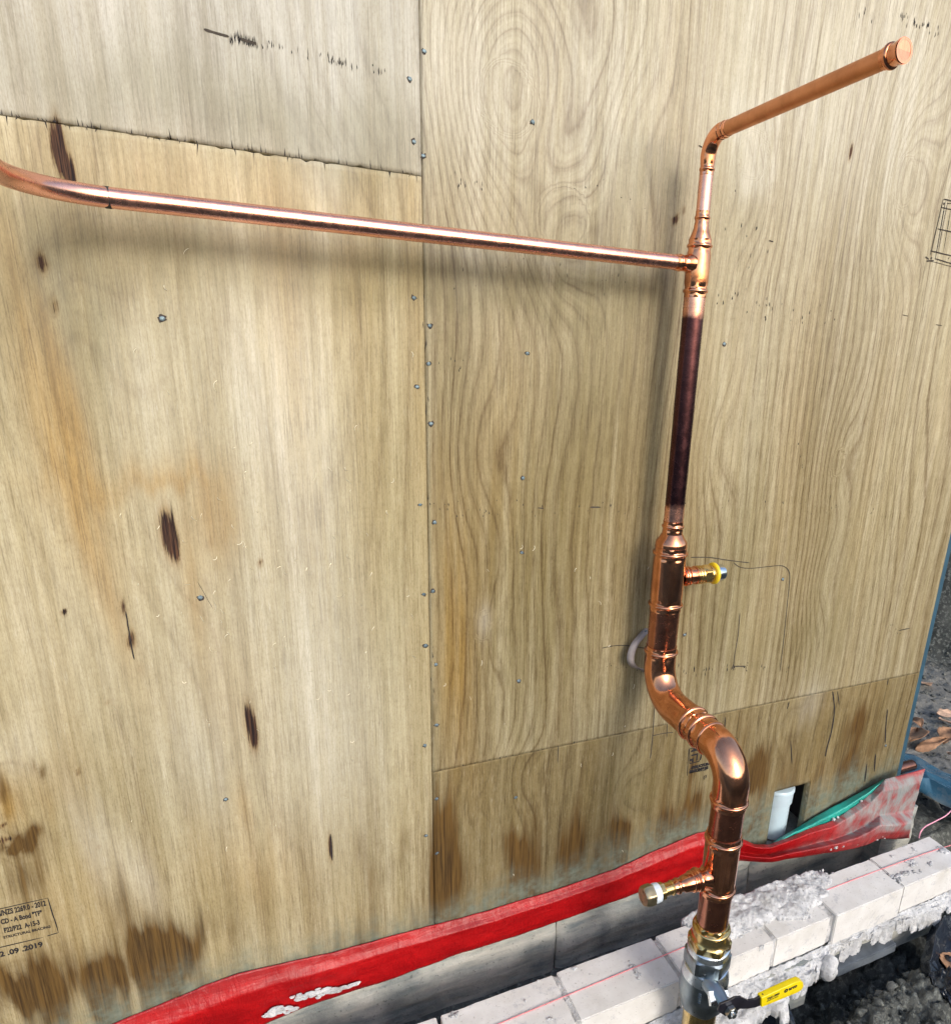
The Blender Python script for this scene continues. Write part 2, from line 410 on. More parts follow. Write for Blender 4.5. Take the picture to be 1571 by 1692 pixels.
def bead(t, r0, r1, w, n=6):
    return [(t + w * (.5 - .5 * math.cos(math.pi * i / n)), r0 + (r1 - r0) * math.sin(math.pi * i / n), 0) for i in range(n + 1)]
def press(r, k=1.0):
    """profile of a press socket seen from its mouth inwards; length about 20 mm * k"""
    s = .001 * k
    return ([(0, r * 1.01, 0), (.3 * s, r * 1.05, 0), (1.2 * s, r * 1.05, .2), (3 * s, r * 1.045, .5), (5.5 * s, r * 1.045, .5), (7.7 * s, r * 1.05, .1)]
            + [(a, b2, 0) for a, b2, _ in bead(8 * s, r * 1.06, r * 1.165, 6 * s)]
            + [(14.3 * s, r * 1.05, .1), (16 * s, r * 1.045, .5), (18.5 * s, r * 1.045, .5), (20 * s, r * 1.06, .05)])
def straight(prof, o, ax):
    o = np.array(o, float); ax = np.array(ax, float)
    return [(o + ax * t, r, h) for t, r, h in prof]
def arc(c, r, a0, a1, e1, e2, n=18):
    c = np.array(c, float); e1 = np.array(e1, float); e2 = np.array(e2, float)
    return [c + r * (math.cos(a0 + (a1 - a0) * i / n) * e1 + math.sin(a0 + (a1 - a0) * i / n) * e2) for i in range(n + 1)]

def grid_faces(nu, nv):
    i = np.arange(nu - 1)[:, None] * nv + np.arange(nv - 1)[None, :]
    return np.stack([i, i + nv, i + nv + 1, i + 1], -1).reshape(-1, 4)

# ================================================================== GROUND
BRICK_TOP = -0.400; BRICK_BOT = -0.476
def warp_axis(fine0, fine1, step, lo, hi):
    f = np.arange(fine0, fine1 + 1e-6, step); a = []; s = step; x = fine0
    while x > lo: s *= 1.35; x -= s; a.append(max(x, lo))
    c = []; s = step; x = fine1
    while x < hi: s *= 1.35; x += s; c.append(min(x, hi))
    return np.array(sorted(set(a)) + list(f) + sorted(set(c)))
def Hbase(x, y):
    behind = -.47 + 0 * x
    trench = -.66 + .05 * (fbm(x * 3 + 4, y * 3, 3) - .5)
    heap = .13 * np.exp(-((x - .78) / .24) ** 2 - ((y + .47) / .13) ** 2) + .10 * np.exp(-((x - .95) / .30) ** 2 - ((y + .34) / .07) ** 2)
    cav = -.10 * np.exp(-((x - .50) / .10) ** 2 - ((y + .40) / .10) ** 2)
    h = np.where(y > -.05, behind, 0)
    t = sstep(-.04, -.14, y)
    h = behind * (1 - t) + (trench + heap + cav) * t
    # rising behind the camera and a cut bank beyond the wall's right end
    h = h + .55 * sstep(-1.5, -2.2, y) + 1.0 * sstep(-2.6, -4.5, y)  # unseen rise, shaped to darken copper reflections and cut low sky light
    bx = x - (2.35 + .25 * (fbm(y * 2.1, x * 0.3, 3) - .5) - .25 * (y - .7))
    h = h + 1.15 * sstep(0, .34, bx) * sstep(-.6, -.1, y) + .5 * sstep(.5, 3, bx) * sstep(-.6, -.1, y)
    h = h + (.03 * (fbm(x * 5, y * 5, 3) - .5)) * (y > -.04)
    return h
def Hground(x, y):
    x = np.asarray(x, float); y = np.asarray(y, float)
    h = Hbase(x, y)
    near = np.exp(-(np.maximum(0, np.hypot(x - .9, y + .1) - 1.8) / 1.2) ** 2)
    tr = sstep(-.06, -.2, y)
    clod = ridged(x * 17, y * 17, 4) - .6
    clod2 = np.floor(fbm(x * 26 + 3, y * 26, 3) * 7) / 7 - .5
    h = h + near * (tr * (.075 * clod + .085 * clod2 + .030 * (ridged(x * 60, y * 60, 3) - .6)) + (1 - tr) * (.022 * clod + .010 * (fbm(x * 60, y * 25, 3) - .5)))
    return h
gx = warp_axis(-.3, 2.9, .0065, -60, 60); gy = warp_axis(-.85, 1.6, .0065, -60, 60)
GX, GY = np.meshgrid(gx, gy, indexing='ij')
GZ = Hground(GX, GY)
# keep soil under the footing and house clear of the wall
under = (GX < 1.28) & (GY > -.12) & (GX > -20)
GZ = np.where(under, np.minimum(GZ, -.56), GZ)
pale = (sstep(-.02, .1, GY) * sstep(.05, -.05, GX - (2.30 - .25 * (GY - .7))) * .9)
gnd = mesh_obj('ground', np.stack([GX, GY, GZ], -1), grid_faces(len(gx), len(gy)), M['soil'], smooth=False,
               attrs={'pale': pale.ravel()})
gnd['kind'] = 'structure'; gnd['label'] = 'dark churned soil trench and pale trodden dirt around the wall'

def clods(n, region, smin, smax, name, mat, label, seed):
    r = np.random.default_rng(seed); base = bmesh.new(); bmesh.ops.create_icosphere(base, subdivisions=1, radius=1)
    bv = np.array([v.co[:] for v in base.verts]); bf = np.array([[v.index for v in f.verts] for f in base.faces]); base.free()
    V = []; F = []
    for i in range(n):
        x = r.uniform(region[0], region[1]); y = r.uniform(region[2], region[3]); s_ = smin + (smax - smin) * r.random() ** 3
        z = float(Hground(x, y)) + s_ * .2
        qx, qy = proj((x, y, z))
        if (qx > 1505 and 1490 < qy) or (1212 < qx < 1315 and qy > 1635): continue
        q = bv * (1 + .9 * (r.random((len(bv), 1)) - .5)); q = q * np.array([1, r.uniform(.5, 1), r.uniform(.3, .7)]) * s_
        a = r.uniform(0, 6.28); q = q @ np.array([[math.cos(a), math.sin(a), 0], [-math.sin(a), math.cos(a), 0], [0, 0, 1]])
        F.append(bf + len(V) * len(bv)); V.append(q + (x, y, z))
    o = mesh_obj(name, np.concatenate(V), np.concatenate(F), mat, attrs={'pale': np.repeat(r.random(len(V)) ** 3 * .5, len(bv))}); o['kind'] = 'stuff'; o['label'] = label
    return o
clods(5200, (.30, 1.50, -.75, -.22), .002, .015, 'soil_clods', M['soil'], 'loose clods of dark soil heaped below the bricks', 5)
clods(2600, (1.27, 2.6, -.02, 1.2), .002, .011, 'soil_crumbs', M['soil'], 'small crumbs and stones on the trodden dirt past the wall', 6)

# ================================================================== PLYWOOD WALL
SEAM_L, SEAM_R, BOT = .9213, 0.0, -.400
wall = thing('plywood_wall', 'plywood sheeted wall of four stained sheets nailed to a frame', 'wall', (0, 0, BOT))
GX0 = -0.95; GX1 = 1.2085; TOP = 1.75
def gauss(x, z, cx, cz, rx, rz, rot=0.):
    dx = x - cx; dz = z - cz
    if rot: dx, dz = dx * math.cos(rot) + dz * math.sin(rot), -dx * math.sin(rot) + dz * math.cos(rot)
    return np.exp(-(dx / rx) ** 2 - (dz / rz) ** 2)
def pxw(px, py): p = at(px, py, 0); return p[0], p[2]
RINGS = [  # px, py, rx, rz, amplitude (m of veneer offset)
    (838, 175, .085, .13, .16), (800, 60, .14, .10, .05), (920, 240, .05, .08, -.05), (930, 400, .07, .10, .10), (795, 755, .05, .12, .045), (812, 1040, .03, .10, .035),
    (1495, 300, .075, .14, .15), (1385, 770, .05, .12, .06), (1355, 960, .05, .12, .06), (1250, 330, .05, .09, -.06), (1180, 740, .06, .10, .04),
    (1000, 60, .09, .12, -.07), (1050, 210, .05, .12, .06), (860, 1290, .05, .08, .05), (780, 1330, .04, .05, .04), (1040, 1310, .05, .06, .05),
    (1300, 1200, .04, .06, .05), (150, 760, .10, .20, .12), (40, 640, .08, .12, .12), (280, 870, .05, .20, .10), (430, 1180, .05, .25, .08), (10, 1330, .035, .07, .16),
    (370, 700, .05, .25, .10), (550, 500, .08, .30, -.12), (900, 850, .06, .2, .04), (20, 1630, .03, .05, .12), (120, 520, .05, .12, .08), (560, 100, .06, .15, .08), (250, 80, .08, .2, .07)]
PLATEAUS = [(838, 163, .043, .052, .055), (796, 1036, .014, .032, .04), (1495, 300, .03, .05, .04), (1245, 255, .03, .04, -.05), (930, 360, .04, .05, .03), (1383, 765, .018, .03, .03), (5, 1375, .03, .05, .05), (20, 1635, .022, .035, .05)]
KNOTS = [(278, 880, .0085, .034, 1.25, .03), (290, 905, .004, .020, .7, .0), (415, 1200, .0065, .036, 1.15, .05), (420, 1222, .004, .016, .7, .0),
         (95, 225, .004, .022, 1.1, 0), (103, 262, .006, .020, 1.1, .12), (115, 288, .005, .018, .8, .12), (66, 432, .004, .013, .85, 0), (88, 505, .003, .012, .8, 0), (76, 438, .003, .008, .5, 0),
         (546, 1400, .0035, .026, .85, 0), (8, 1388, .012, .006, .6, 0), (215, 1040, .0018, .05, .7, .12), (217, 1075, .0015, .03, .6, .12), (175, 1160, .002, .004, .8, 0),
         (131, 1275, .0015, .004, .8, 0), (115, 890, .0025, .008, .7, 0), (108, 1012, .003, .005, .8, 0), (160, 1400, .002, .004, .8, 0), (430, 930, .002, .006, .6, 0), (350, 898, .0015, .012, .6, 0),
         (1405, 250, .003, .014, .8, 0), (1112, 365, .006, .004, .7, 0), (1128, 347, .003, .007, .7, 0), (1118, 360, .003, .008, .6, 0), (4, 1365, .004, .004, .7, 0), (6, 1348, .003, .004, .6, 0)]
TINTS = [(8, 1310, .012, .035, 1.0, 0), (16, 1628, .012, .022, 1.0, 0), (300, 800, .05, .012, .6, 0), (365, 850, .02, .05, .7, 0), (90, 640, .020, .16, .9, .16), (130, 860, .018, .20, .9, .16), (70, 560, .02, .10, .7, .16), (360, 860, .03, .07, .5, 0), (225, 790, .10, .022, .5, .1), (320, 990, .012, .12, .6, 0), (330, 900, .03, .12, .25, 0),
         (390, 1160, .04, .12, .35, 0), (400, 1320, .012, .05, .6, 0), (60, 1310, .06, .05, .4, 0), (760, 1130, .035, .22, .75, 0), (740, 900, .025, .3, .5, 0), (820, 800, .05, .25, .35, 0),
         (900, 700, .18, .25, .2, 0), (1000, 870, .2, .3, .2, 0), (470, 520, .02, .18, .4, 0), (240, 390, .3, .05, .25, 0), (200, 300, .18, .05, .25, 0), (450, 330, .2, .05, .2, 0), (1100, 620, .05, .3, .2, 0), (1300, 700, .06, .35, .2, 0), (430, 1440, .07, .10, .45, .2), (130, 1500, .1, .12, .3, 0)]
PALES = [(400, 1050, .13, .35, .45, 0), (560, 1250, .08, .2, .35, 0), (520, 760, .05, .2, .4, 0), (420, 620, .08, .15, .3, 0), (330, 1230, .05, .12, .35, 0), (100, 1050, .10, .2, .3, 0), (520, 150, .035, .12, .6, 0), (545, 210, .03, .08, .5, 0), (1240, 200, .04, .03, .8, 0), (1250, 290, .03, .03, .9, 0), (1000, 120, .16, .18, .35, 0), (1450, 120, .2, .2, .5, 0), (1350, 50, .2, .2, .4, 0),
         (230, 600, .05, .12, .3, 0), (450, 620, .06, .14, .3, 0), (60, 480, .05, .10, .25, 0), (780, 430, .04, .05, .2, 0), (150, 1380, .02, .1, .6, .15), (20, 1230, .03, .05, .4, 0), (230, 1440, .02, .1, .5, .2), (1340, 1160, .035, .05, .5, 0),
         (800, 1020, .012, .03, .7, 0), (560, 1100, .08, .25, .2, 0), (520, 1000, .05, .3, .25, 0), (730, 160, .10, .1, .25, 0), (700, 60, .2, .1, .2, 0), (300, 60, .3, .1, .15, 0)]
WETS = [(26, 1388, .02, .008, .9, 0), (42, 1370, .008, .02, .8, .3), (16, 1630, .012, .022, .9, 0), (62, 1262, .008, .012, .6, 0), (735, 1400, .030, .10, 1.0, 0), (752, 1450, .030, .06, .9, 0), (850, 1430, .018, .05, 1.0, 0), (845, 1400, .03, .03, .5, 0), (1025, 1385, .035, .045, .75, 0), (960, 1390, .08, .06, .35, 0), (1135, 1350, .035, .06, 1.1, 0), (1115, 1370, .05, .05, .8, 0),
        (1180, 1340, .05, .06, .8, 0), (1240, 1290, .05, .04, .9, 0), (1255, 1250, .025, .04, .8, 0), (1230, 1200, .02, .05, .45, 0), (1290, 1230, .03, .05, .4, 0), (1420, 1190, .05, .05, .55, 0), (1400, 1270, .05, .05, .6, 0), (1350, 1290, .03, .05, .4, 0), (1450, 1240, .03, .05, .5, 0),
        (640, 1430, .045, .05, .65, 0), (670, 1380, .025, .04, .55, 0), (600, 1400, .02, .04, .4, 0), (290, 1560, .035, .06, .85, 0), (250, 1590, .05, .05, .6, 0), (50, 1600, .05, .05, .8, 0), (95, 1640, .035, .06, .9, 0), (20, 1660, .02, .03, 1.0, 0), (170, 1620, .08, .04, .5, 0),
        (30, 1450, .03, .05, .5, 0), (5, 1290, .02, .03, .5, 0), (60, 1410, .02, .05, .4, 0), (370, 1540, .04, .04, .3, 0), (200, 1500, .02, .06, .35, 0), (1150, 1240, .02, .04, .4, 0), (40, 1385, .03, .015, .6, 0)]
DIRT_SHADE = [(880, 950, .16, .38, .75), (1000, 620, .10, .25, .7), (900, 480, .25, .035, .8), (420, 445, .30, .035, .7), (50, 440, .10, .08, .8), (150, 500, .025, .14, .7), (60, 560, .05, .12, .5), (640, 700, .04, .4, .6), (560, 900, .03, .3, .35), (560, 235, .10, .05, .7), (400, 190, .22, .05, .5), (200, 130, .15, .05, .4),  # dirt patches; bands under the horizontal pipe also paint in its shadow
        (620, 150, .05, .1, .4), (1170, 1000, .07, .2, .6), (1290, 1060, .14, .08, .5), (1050, 1310, .20, .08, .5), (1400, 1210, .15, .08, .5), (750, 620, .04, .2, .6), (1080, 280, .07, .05, .5), (950, 360, .1, .05, .35), (1240, 900, .05, .15, .4), (1370, 1000, .06, .25, .35), (330, 620, .05, .2, .3), (150, 1340, .1, .1, .35), (370, 1500, .15, .06, .35), (1225, 350, .05, .08, .4), (1350, 650, .03, .3, .3)]
def wall_attrs(x, z, which):
    def acc(L, five=False):
        s = np.zeros_like(x)
        for q in L:
            cx, cz = pxw(q[0], q[1])
            rot = q[5] if len(q) > 5 else 0.
            s = s + q[4] * gauss(x, z, cx, cz, q[2], q[3], rot)
        return s
    z0 = z; z = z0 + .055 * (fbm(x * 45, z0 * .7, 4) - .5) * 2
    wet = acc(WETS); tint = acc(TINTS); dirt = acc(DIRT_SHADE) + (.18 if which in ('right', 'lower') else .08) * sstep(.9, .1, z0); z = z0 + .04 * (fbm(x * 70 + 5, z0 * .7, 3) - .5) * 2; pal = acc(PALES) + .45 * sstep(.35, 1.15, z)  # pal rises with height: brighter, cooler light painted into the upper sheets
    z = z0; ring = acc(RINGS); knot = acc(KNOTS)
    for px, py, rx, rz, am in PLATEAUS:
        cx, cz = pxw(px, py); rr = np.sqrt(((x - cx) / rx) ** 2 + ((z - cz) / rz) ** 2) * (1 + .25 * (fbm(x * 18, z * 18, 2) - .5)) * (1 + .18 * (z - cz) / rz * np.sign(z - cz))
        ring = ring + am * sstep(1.10, .90, rr)
    base = -.30 - .045 * sstep(.6, -.1, x)       # height of the foot of the sheets above the membrane
    foot = np.clip(1 - (z - base) / (.05 + .09 * fbm(x * 24, z * 0, 3)), 0, 1)
    mould = 1.5 * foot ** 1.3 * (.55 + .8 * fbm(x * 14, z * 5, 3)) * (.9 if which != 'right' else .9)
    st = fbm(x * 30 + 3, z * 1.2, 4); st2 = fbm(x * 11 + 9, z * .8, 3)
    wet = wet * (.55 + .9 * sstep(.35, .65, st)) + .75 * np.clip(1 - (z - base) / (.05 + .26 * sstep(.35, .7, st2)), 0, 1) ** 1.2 * (.25 + sstep(.38, .62, st))
    if which == 'lower': wet = wet * 1.0 + .05
    if which in ('lower', 'right'): tint = tint + .10
    if which == 'upper': pal = pal + .15
    # black veining smudges under the horizontal seam and the pencil marks
    return dict(dirt=np.clip(dirt, 0, 1), ring=ring, knot=np.clip(knot, 0, 2.), tint=np.clip(tint, 0, 1), pale=np.clip(pal, 0, 1), wet=np.clip(wet, 0, 1.1), mould=np.clip(mould, 0, 1.1))  # dirt also holds the painted pipe shadow
def sheet(x0, x1, z0, z1, mat, which, label, hole=None, step=.006, ragged=None):
    xs = np.arange(x0, x1, step); xs = np.append(xs[:-1] if x1 - xs[-1] < step * .5 else xs, x1)
    zs = np.arange(z0, z1, step); zs = np.append(zs[:-1] if z1 - zs[-1] < step * .5 else zs, z1)
    if hole:
        for v in hole[:2]: xs[np.argmin(abs(xs - v))] = v
        zs[np.argmin(abs(zs - hole[2]))] = hole[2]
    X, Z = np.meshgrid(xs, zs, indexing='ij')
    A = wall_attrs(X, Z, which)
    Y = .0006 * (fbm(X * 3, Z * 3, 2) - .5)
    Zd = Z.copy()
    if ragged is not None:      # splintered saw cut along one edge
        e = (rng.random(len(xs)) ** 12) * .003 + rng.random(len(xs)) * .0005
        if ragged == 'bottom': Zd[:, 0] += e
        else: Zd[:, -1] -= e
    nx, nz = len(xs), len(zs)
    mask = np.ones((nx - 1, nz - 1), bool)
    if hole:
        cxm = (xs[:-1] + xs[1:]) / 2; czm = (zs[:-1] + zs[1:]) / 2
        mask &= ~((cxm[:, None] > hole[0]) & (cxm[:, None] < hole[1]) & (czm[None, :] < hole[2]))
    V = np.stack([X, Y, Zd], -1).reshape(-1, 3)
    Vb = V.copy(); Vb[:, 1] = .0172
    F = grid_faces(nx, nz)[mask.ravel()]
    F = F[:, [0, 1, 2, 3]]
    # boundary skirts
    n = len(V); edges = {}
    for f in F:
        for a, b2 in ((f[0], f[1]), (f[1], f[2]), (f[2], f[3]), (f[3], f[0])):
            k = (min(a, b2), max(a, b2)); edges[k] = None if k in edges else (a, b2)
    sk = np.array([(a, a + n, b2 + n, b2) for e in edges.values() if e for a, b2 in (e,)])
    FF = np.concatenate([F, sk])
    at2 = {k: np.concatenate([v.ravel(), v.ravel()]) for k, v in A.items()}
    o = mesh_obj('plywood_sheet', np.concatenate([V, Vb]), FF, mat, wall, attrs=at2)
    o['label'] = label
    return o
G = .0009; GH = .0003
sh_ul = sheet(GX0, -G, SEAM_L + GH, TOP, M['ply_upper'], 'upper', 'greyish upper left plywood sheet above the splintered seam', ragged='bottom')
sh_ll = sheet(GX0, -G, BOT, SEAM_L - GH, M['ply_left'], 'left', 'large pale yellow left plywood sheet with black knots', ragged='top')
sh_ur = sheet(G, GX1, SEAM_R + GH, TOP, M['ply_right'], 'right', 'tall right plywood sheet with swirling grain behind the pipes')
HX0, HX1, HZ = .800, .909, -.239
sh_lr = sheet(G, GX1, BOT, SEAM_R - GH, M['ply_lower'], 'lower', 'low stained right plywood sheet with a rectangular cut-out', hole=(HX0, HX1, HZ))
# stud frame behind the sheets, leaving a cavity behind the cut-out
def fr(x0, x1, z0, z1, y0=.019, y1=.11): return box_obj('stud', x0, x1, y0, y1, z0, z1, M['frame'], wall)
for xs_ in (-.93, -.60, -.15, .34, .70): fr(xs_, xs_ + .09, BOT, TOP)
fr(.96, 1.05, BOT, TOP); fr(1.115, 1.205, BOT, TOP); fr(-.055, .055, BOT, TOP)
for z_ in (SEAM_L, SEAM_R + .0): pass
box_obj('nogging', -.95, -.0555, .0185, .055, SEAM_L - .045, SEAM_L + .045, M['frame'], wall)
box_obj('nogging', .0555, 1.2085, .0185, .055, -.045, .045, M['frame'], wall)
box_obj('backing_board', -.95, 1.20, .115, .13, BOT, TOP, M['frame'], wall)
box_obj('building_wrap', 1.2095, 1.2510, .0195, 1.6, BOT - .03, TOP, M['wrap'], wall, bev=.002)

# ---- nails
def disc_nail(px, py, sh, r=.0042):
    x, z = pxw(px, py); n = 12
    th = np.arange(n) * 2 * np.pi / n; el = random.uniform(.75, 1.0); tilt = random.uniform(-.5, .5)
    ring = lambda rr, y: [(x + rr * math.cos(t) , y + .0004 * math.sin(t + tilt * 6), z + rr * math.sin(t) * el) for t in th]
    V = ring(r, -.0001) + ring(r, -.0008) + ring(r * .72, -.0013) + [(x, -.0010, z)]
    F = [(a, (a + 1) % n, n + (a + 1) % n, n + a) for a in range(n)] + [(n + a, n + (a + 1) % n, 2 * n + (a + 1) % n, 2 * n + a) for a in range(n)] + [(2 * n + a, 2 * n + (a + 1) % n, 3 * n) for a in range(n)]
    mesh_obj('nail_head', V, F, M['nail'], sh, smooth=True)
    V = ring(r * random.uniform(1.25, 1.6), -.00035); V = [(a + random.uniform(-1, 1) * .0009, b2, c + random.uniform(-1, 1) * .0016) for a, b2, c in V]
    return V
def sheet_of(px, py):
    x, z = pxw(px, py)
    return (sh_ul if z > SEAM_L else sh_ll) if x < 0 else (sh_ur if z > 0 else sh_lr)
NAILS = [(701, 84), (677, 130), (684, 234), (699, 257), (880, 201), (684, 492), (710, 538), (268, 526), (708, 601), (689, 639), (712, 700), (871, 584), (864, 790), (694, 834), (718, 863),
         (700, 982), (715, 977), (331, 987), (862, 913), (703, 1067), (720, 1098), (857, 1125), (702, 1232), (721, 1198), (373, 1321), (704, 1381), (722, 1410), (721, 1320), (852, 1318), (1196, 568), (1293, 957), (1463, 1232), (1131, 1049)]
holes = {}
for q in NAILS:
    s = sheet_of(*q)
    holes.setdefault(s.name, (s, []))[1].append(disc_nail(*q, s, random.uniform(.0027, .0034)))

# ---- flat ink: ribbons on the sheet faces
class Ink:
    def __init__(s): s.d = {}
    def add(s, sh, key, V, F, mat, name):
        k = (sh.name, key); e = s.d.setdefault(k, [sh, [], [], mat, name]); o = len(e[1]); e[1] += V; e[2] += [[i + o for i in f] for f in F]
    def flush(s):
        for sh, V, F, mat, name in s.d.values():
            o = mesh_obj(name, V, F, mat, sh); o['kind'] = 'stuff'
INK = Ink()
def ribbon_w(pts, w, y=-.0006, taper=True):
    V = []; n = len(pts)
    for i, (x, z) in enumerate(pts):
        x0, z0 = pts[max(i - 1, 0)]; x1, z1 = pts[min(i + 1, n - 1)]
        dx, dz = x1 - x0, z1 - z0; L = math.hypot(dx, dz) + 1e-9; ww = w * (.35 if taper and i in (0, n - 1) else random.uniform(.8, 1.1)) / 2
        V += [(x - dz / L * ww, y, z + dx / L * ww), (x + dz / L * ww, y, z - dx / L * ww)]
    return V, [(2 * i, 2 * i + 1, 2 * i + 3, 2 * i + 2) for i in range(n - 1)]
def densify(P, n=6, wob=.0):
    P = np.array(P, float); out = []
    for i in range(len(P) - 1):
        p0 = P[max(i - 1, 0)]; p1 = P[i]; p2 = P[i + 1]; p3 = P[min(i + 2, len(P) - 1)]
        for k in range(n):
            t = k / n
            out.append(.5 * ((2 * p1) + (-p0 + p2) * t + (2 * p0 - 5 * p1 + 4 * p2 - p3) * t * t + (-p0 + 3 * p1 - 3 * p2 + p3) * t ** 3))
    out.append(P[-1]); return out
def pline(px_pts, w=.0013, key='pencil', mat='pencil', name='pencil_line', curve=True, y=-.0006, each=True):
    pts = densify(px_pts) if (curve and len(px_pts) > 2) else [np.array(p, float) + (np.array(px_pts[1]) - px_pts[0]) * 0 for p in px_pts]
    if len(px_pts) == 2:
        a, b2 = np.array(px_pts[0], float), np.array(px_pts[1], float); pts = [a + (b2 - a) * i / 6 for i in range(7)]
    W = [pxw(*p) for p in pts]
    V, F = ribbon_w([(x + random.uniform(-1, 1) * .0002, z) for x, z in W], w * 1.2, y)
    sh = sheet_of(*px_pts[0])
    if each: mesh_obj(name, V, F, M[mat], sh)
    else: INK.add(sh, key, V, F, M[mat], name)
for V0 in holes.values():
    sh, L = V0
    for ring_ in L:
        INK.add(sh, 'hole', ring_, [list(range(len(ring_)))], M['nail_hole'], 'nail_dent')
pline([(1140, 921), (1170, 921), (1205, 926), (1238, 930)], .0016)
pline([(1212, 930), (1222, 937), (1240, 939), (1270, 936), (1292, 935), (1303, 944), (1304, 962), (1300, 1000), (1294, 1060), (1288, 1110)], .0014)
pline([(1222, 1013), (1219, 1050), (1213, 1085), (1211, 1108)], .0016)
pline([(994, 1071), (1015, 1067), (1038, 1067), (1070, 1072)], .0015)
pline([(1081, 1170), (1078, 1215), (1074, 1254)], .0018)
pline([(1102, 1196), (1101, 1219)], .0017)
pline([(1077, 1216), (1095, 1212), (1112, 1210)], .0015)
pline([(922, 1232), (921, 1262)], .0015)
pline([(337, 48), (360, 55), (378, 60)], .0022)
pline([(398, 64), (410, 68), (424, 72)], .0028)
pline([(1154, 240), (1160, 243)], .0016)
# sketched frame at the right edge of the photograph
S_ = lambda a, b2: (1500 + a / 10.577, 300 + b2 / 10.577)
for a, b2, w in [((615, 300), (385, 1290), .0016), ((655, 330), (470, 1370), .0016), ((690, 340), (520, 1240), .0009), ((745, 500), (615, 1230), .0009), ((385, 1205), (820, 1310), .0018), ((620, 300), (820, 350), .0018),
                 ((575, 445), (820, 500), .0014), ((680, 378), (820, 378), .0012), ((510, 820), (820, 890), .0018), ((460, 1340), (820, 1450), .0018), ((430, 1395), (820, 1500), .0009), ((300, 1310), (360, 1355), .0022), ((320, 1385), (450, 1378), .0026), ((615, 395), (640, 370), .003), ((395, 1350), (415, 1320), .003), ((700, 1350), (715, 1320), .0018)]:
    pline([S_(*a), S_(*b2)], w, key='sketch', name='marker_sketch', each=False)
# black resin flecks along the peeler-check rows, and splinters along the seams
def flecks(pts, n, spread, lmin, lmax, w, key='fleck'):
    P = np.array(pts, float); seg = np.linalg.norm(np.diff(P, axis=0), axis=1); cum = np.append(0, np.cumsum(seg))
    for _ in range(n):
        t = random.random() * cum[-1]; i = min(np.searchsorted(cum, t) - 1, len(seg) - 1); i = max(i, 0)
        p = P[i] + (P[i + 1] - P[i]) * (t - cum[i]) / seg[i]
        px, py = p[0] + random.gauss(0, spread * .6), p[1] + random.gauss(0, spread)
        x, z = pxw(px, py); L = random.uniform(lmin, lmax); ww = w * random.uniform(.4, 1.2)
        if abs(z - (SEAM_L if x < 0 else 0)) < .004 or x > GX1 - .005: continue
        sk_ = random.gauss(0, .08)
        V = [(x, -.0005, z + L / 2), (x - ww / 2, -.0005, z + L * .1), (x + sk_ * L - ww * .2, -.0005, z - L / 2), (x + ww / 2, -.0005, z - L * .15)]
        INK.add(sheet_of(px, py), key, V, [(0, 1, 2, 3)], M['ink'], 'resin_fleck')
flecks([(380, 62), (425, 72)], 40, 3, .006, .014, .0011)
flecks([(425, 72), (560, 100), (632, 116)], 26, 4, .003, .012, .0015)
flecks([(545, 100), (570, 106)], 16, 3, .003, .009, .0012)
flecks([(1490, 25), (1550, 58)], 26, 5, .004, .012, .0018)
flecks([(1410, 8), (1445, 38)], 5, 8, .004, .012, .0015)
flecks([(740, 455), (900, 455), (1060, 480)], 16, 12, .002, .007, .0013)
flecks([(1180, 480), (1300, 515), (1410, 530)], 26, 14, .003, .009, .0020)
flecks([(800, 840), (960, 838), (1100, 835), (1230, 835), (1500, 835)], 42, 7, .002, .007, .0018)
flecks([(720, 835), (820, 845)], 14, 8, .002, .006, .0014)
flecks([(1005, 1100), (1050, 1112)], 8, 4, .002, .005, .0018)
flecks([(1120, 1108), (1240, 1105), (1300, 1100)], 22, 6, .004, .012, .0028)
flecks([(1210, 1102), (1234, 1102)], 10, 3, .003, .007, .0024)
flecks([(1180, 350), (1280, 400), (1240, 420)], 10, 20, .003, .010, .0016)
flecks([(745, 300), (830, 320)], 12, 6, .003, .009, .0014)
flecks([(1440, 1030), (1500, 1045)], 9, 6, .003, .007, .002)
flecks([(720, 600), (780, 610)], 8, 10, .003, .008, .0015)
flecks([(700, 470), (708, 800), (715, 1180)], 16, 3, .006, .02, .0012)
flecks([(1320, 730), (1330, 800)], 4, 4, .004, .006, .0025)
flecks([(950, 300), (1130, 360)], 8, 12, .001, .003, .0020)
pline([(1484, 1042), (1503, 1038)], .0022); pline([(1545, 536), (1556, 538)], .0014); pline([(1490, 520), (1500, 522)], .0012); pline([(1270, 397), (1277, 399)], .0016); pline([(974, 838), (992, 838)], .0022); pline([(888, 839), (898, 840)], .0016); pline([(1213, 1101), (1232, 1101)], .0024)
for pts, w in [([(1375, 1142), (1378, 1172), (1374, 1205), (1366, 1235), (1363, 1250)], .0030), ([(1466, 1172), (1463, 1200), (1462, 1228)], .0028), ([(1446, 1246), (1444, 1275)], .0035), ([(1432, 1262), (1428, 1292)], .0035), ([(1383, 1142), (1386, 1165)], .0018),
               ([(1303, 1160), (1300, 1172)], .0025), ([(1306, 1225), (1308, 1262)], .0022), ([(1467, 1122), (1465, 1132)], .0022), ([(546, 1378), (549, 1422)], .0022), ([(208, 1010), (216, 1060), (222, 1090)], .0014), ([(352, 1006), (326, 960)], .0004), ([(1198, 1185), (1196, 1215)], .0022), ([(1200, 1215), (1206, 1240)], .0016)]:
    pline(pts, w, key='crack', name='grain_crack', each=False, mat='ink')
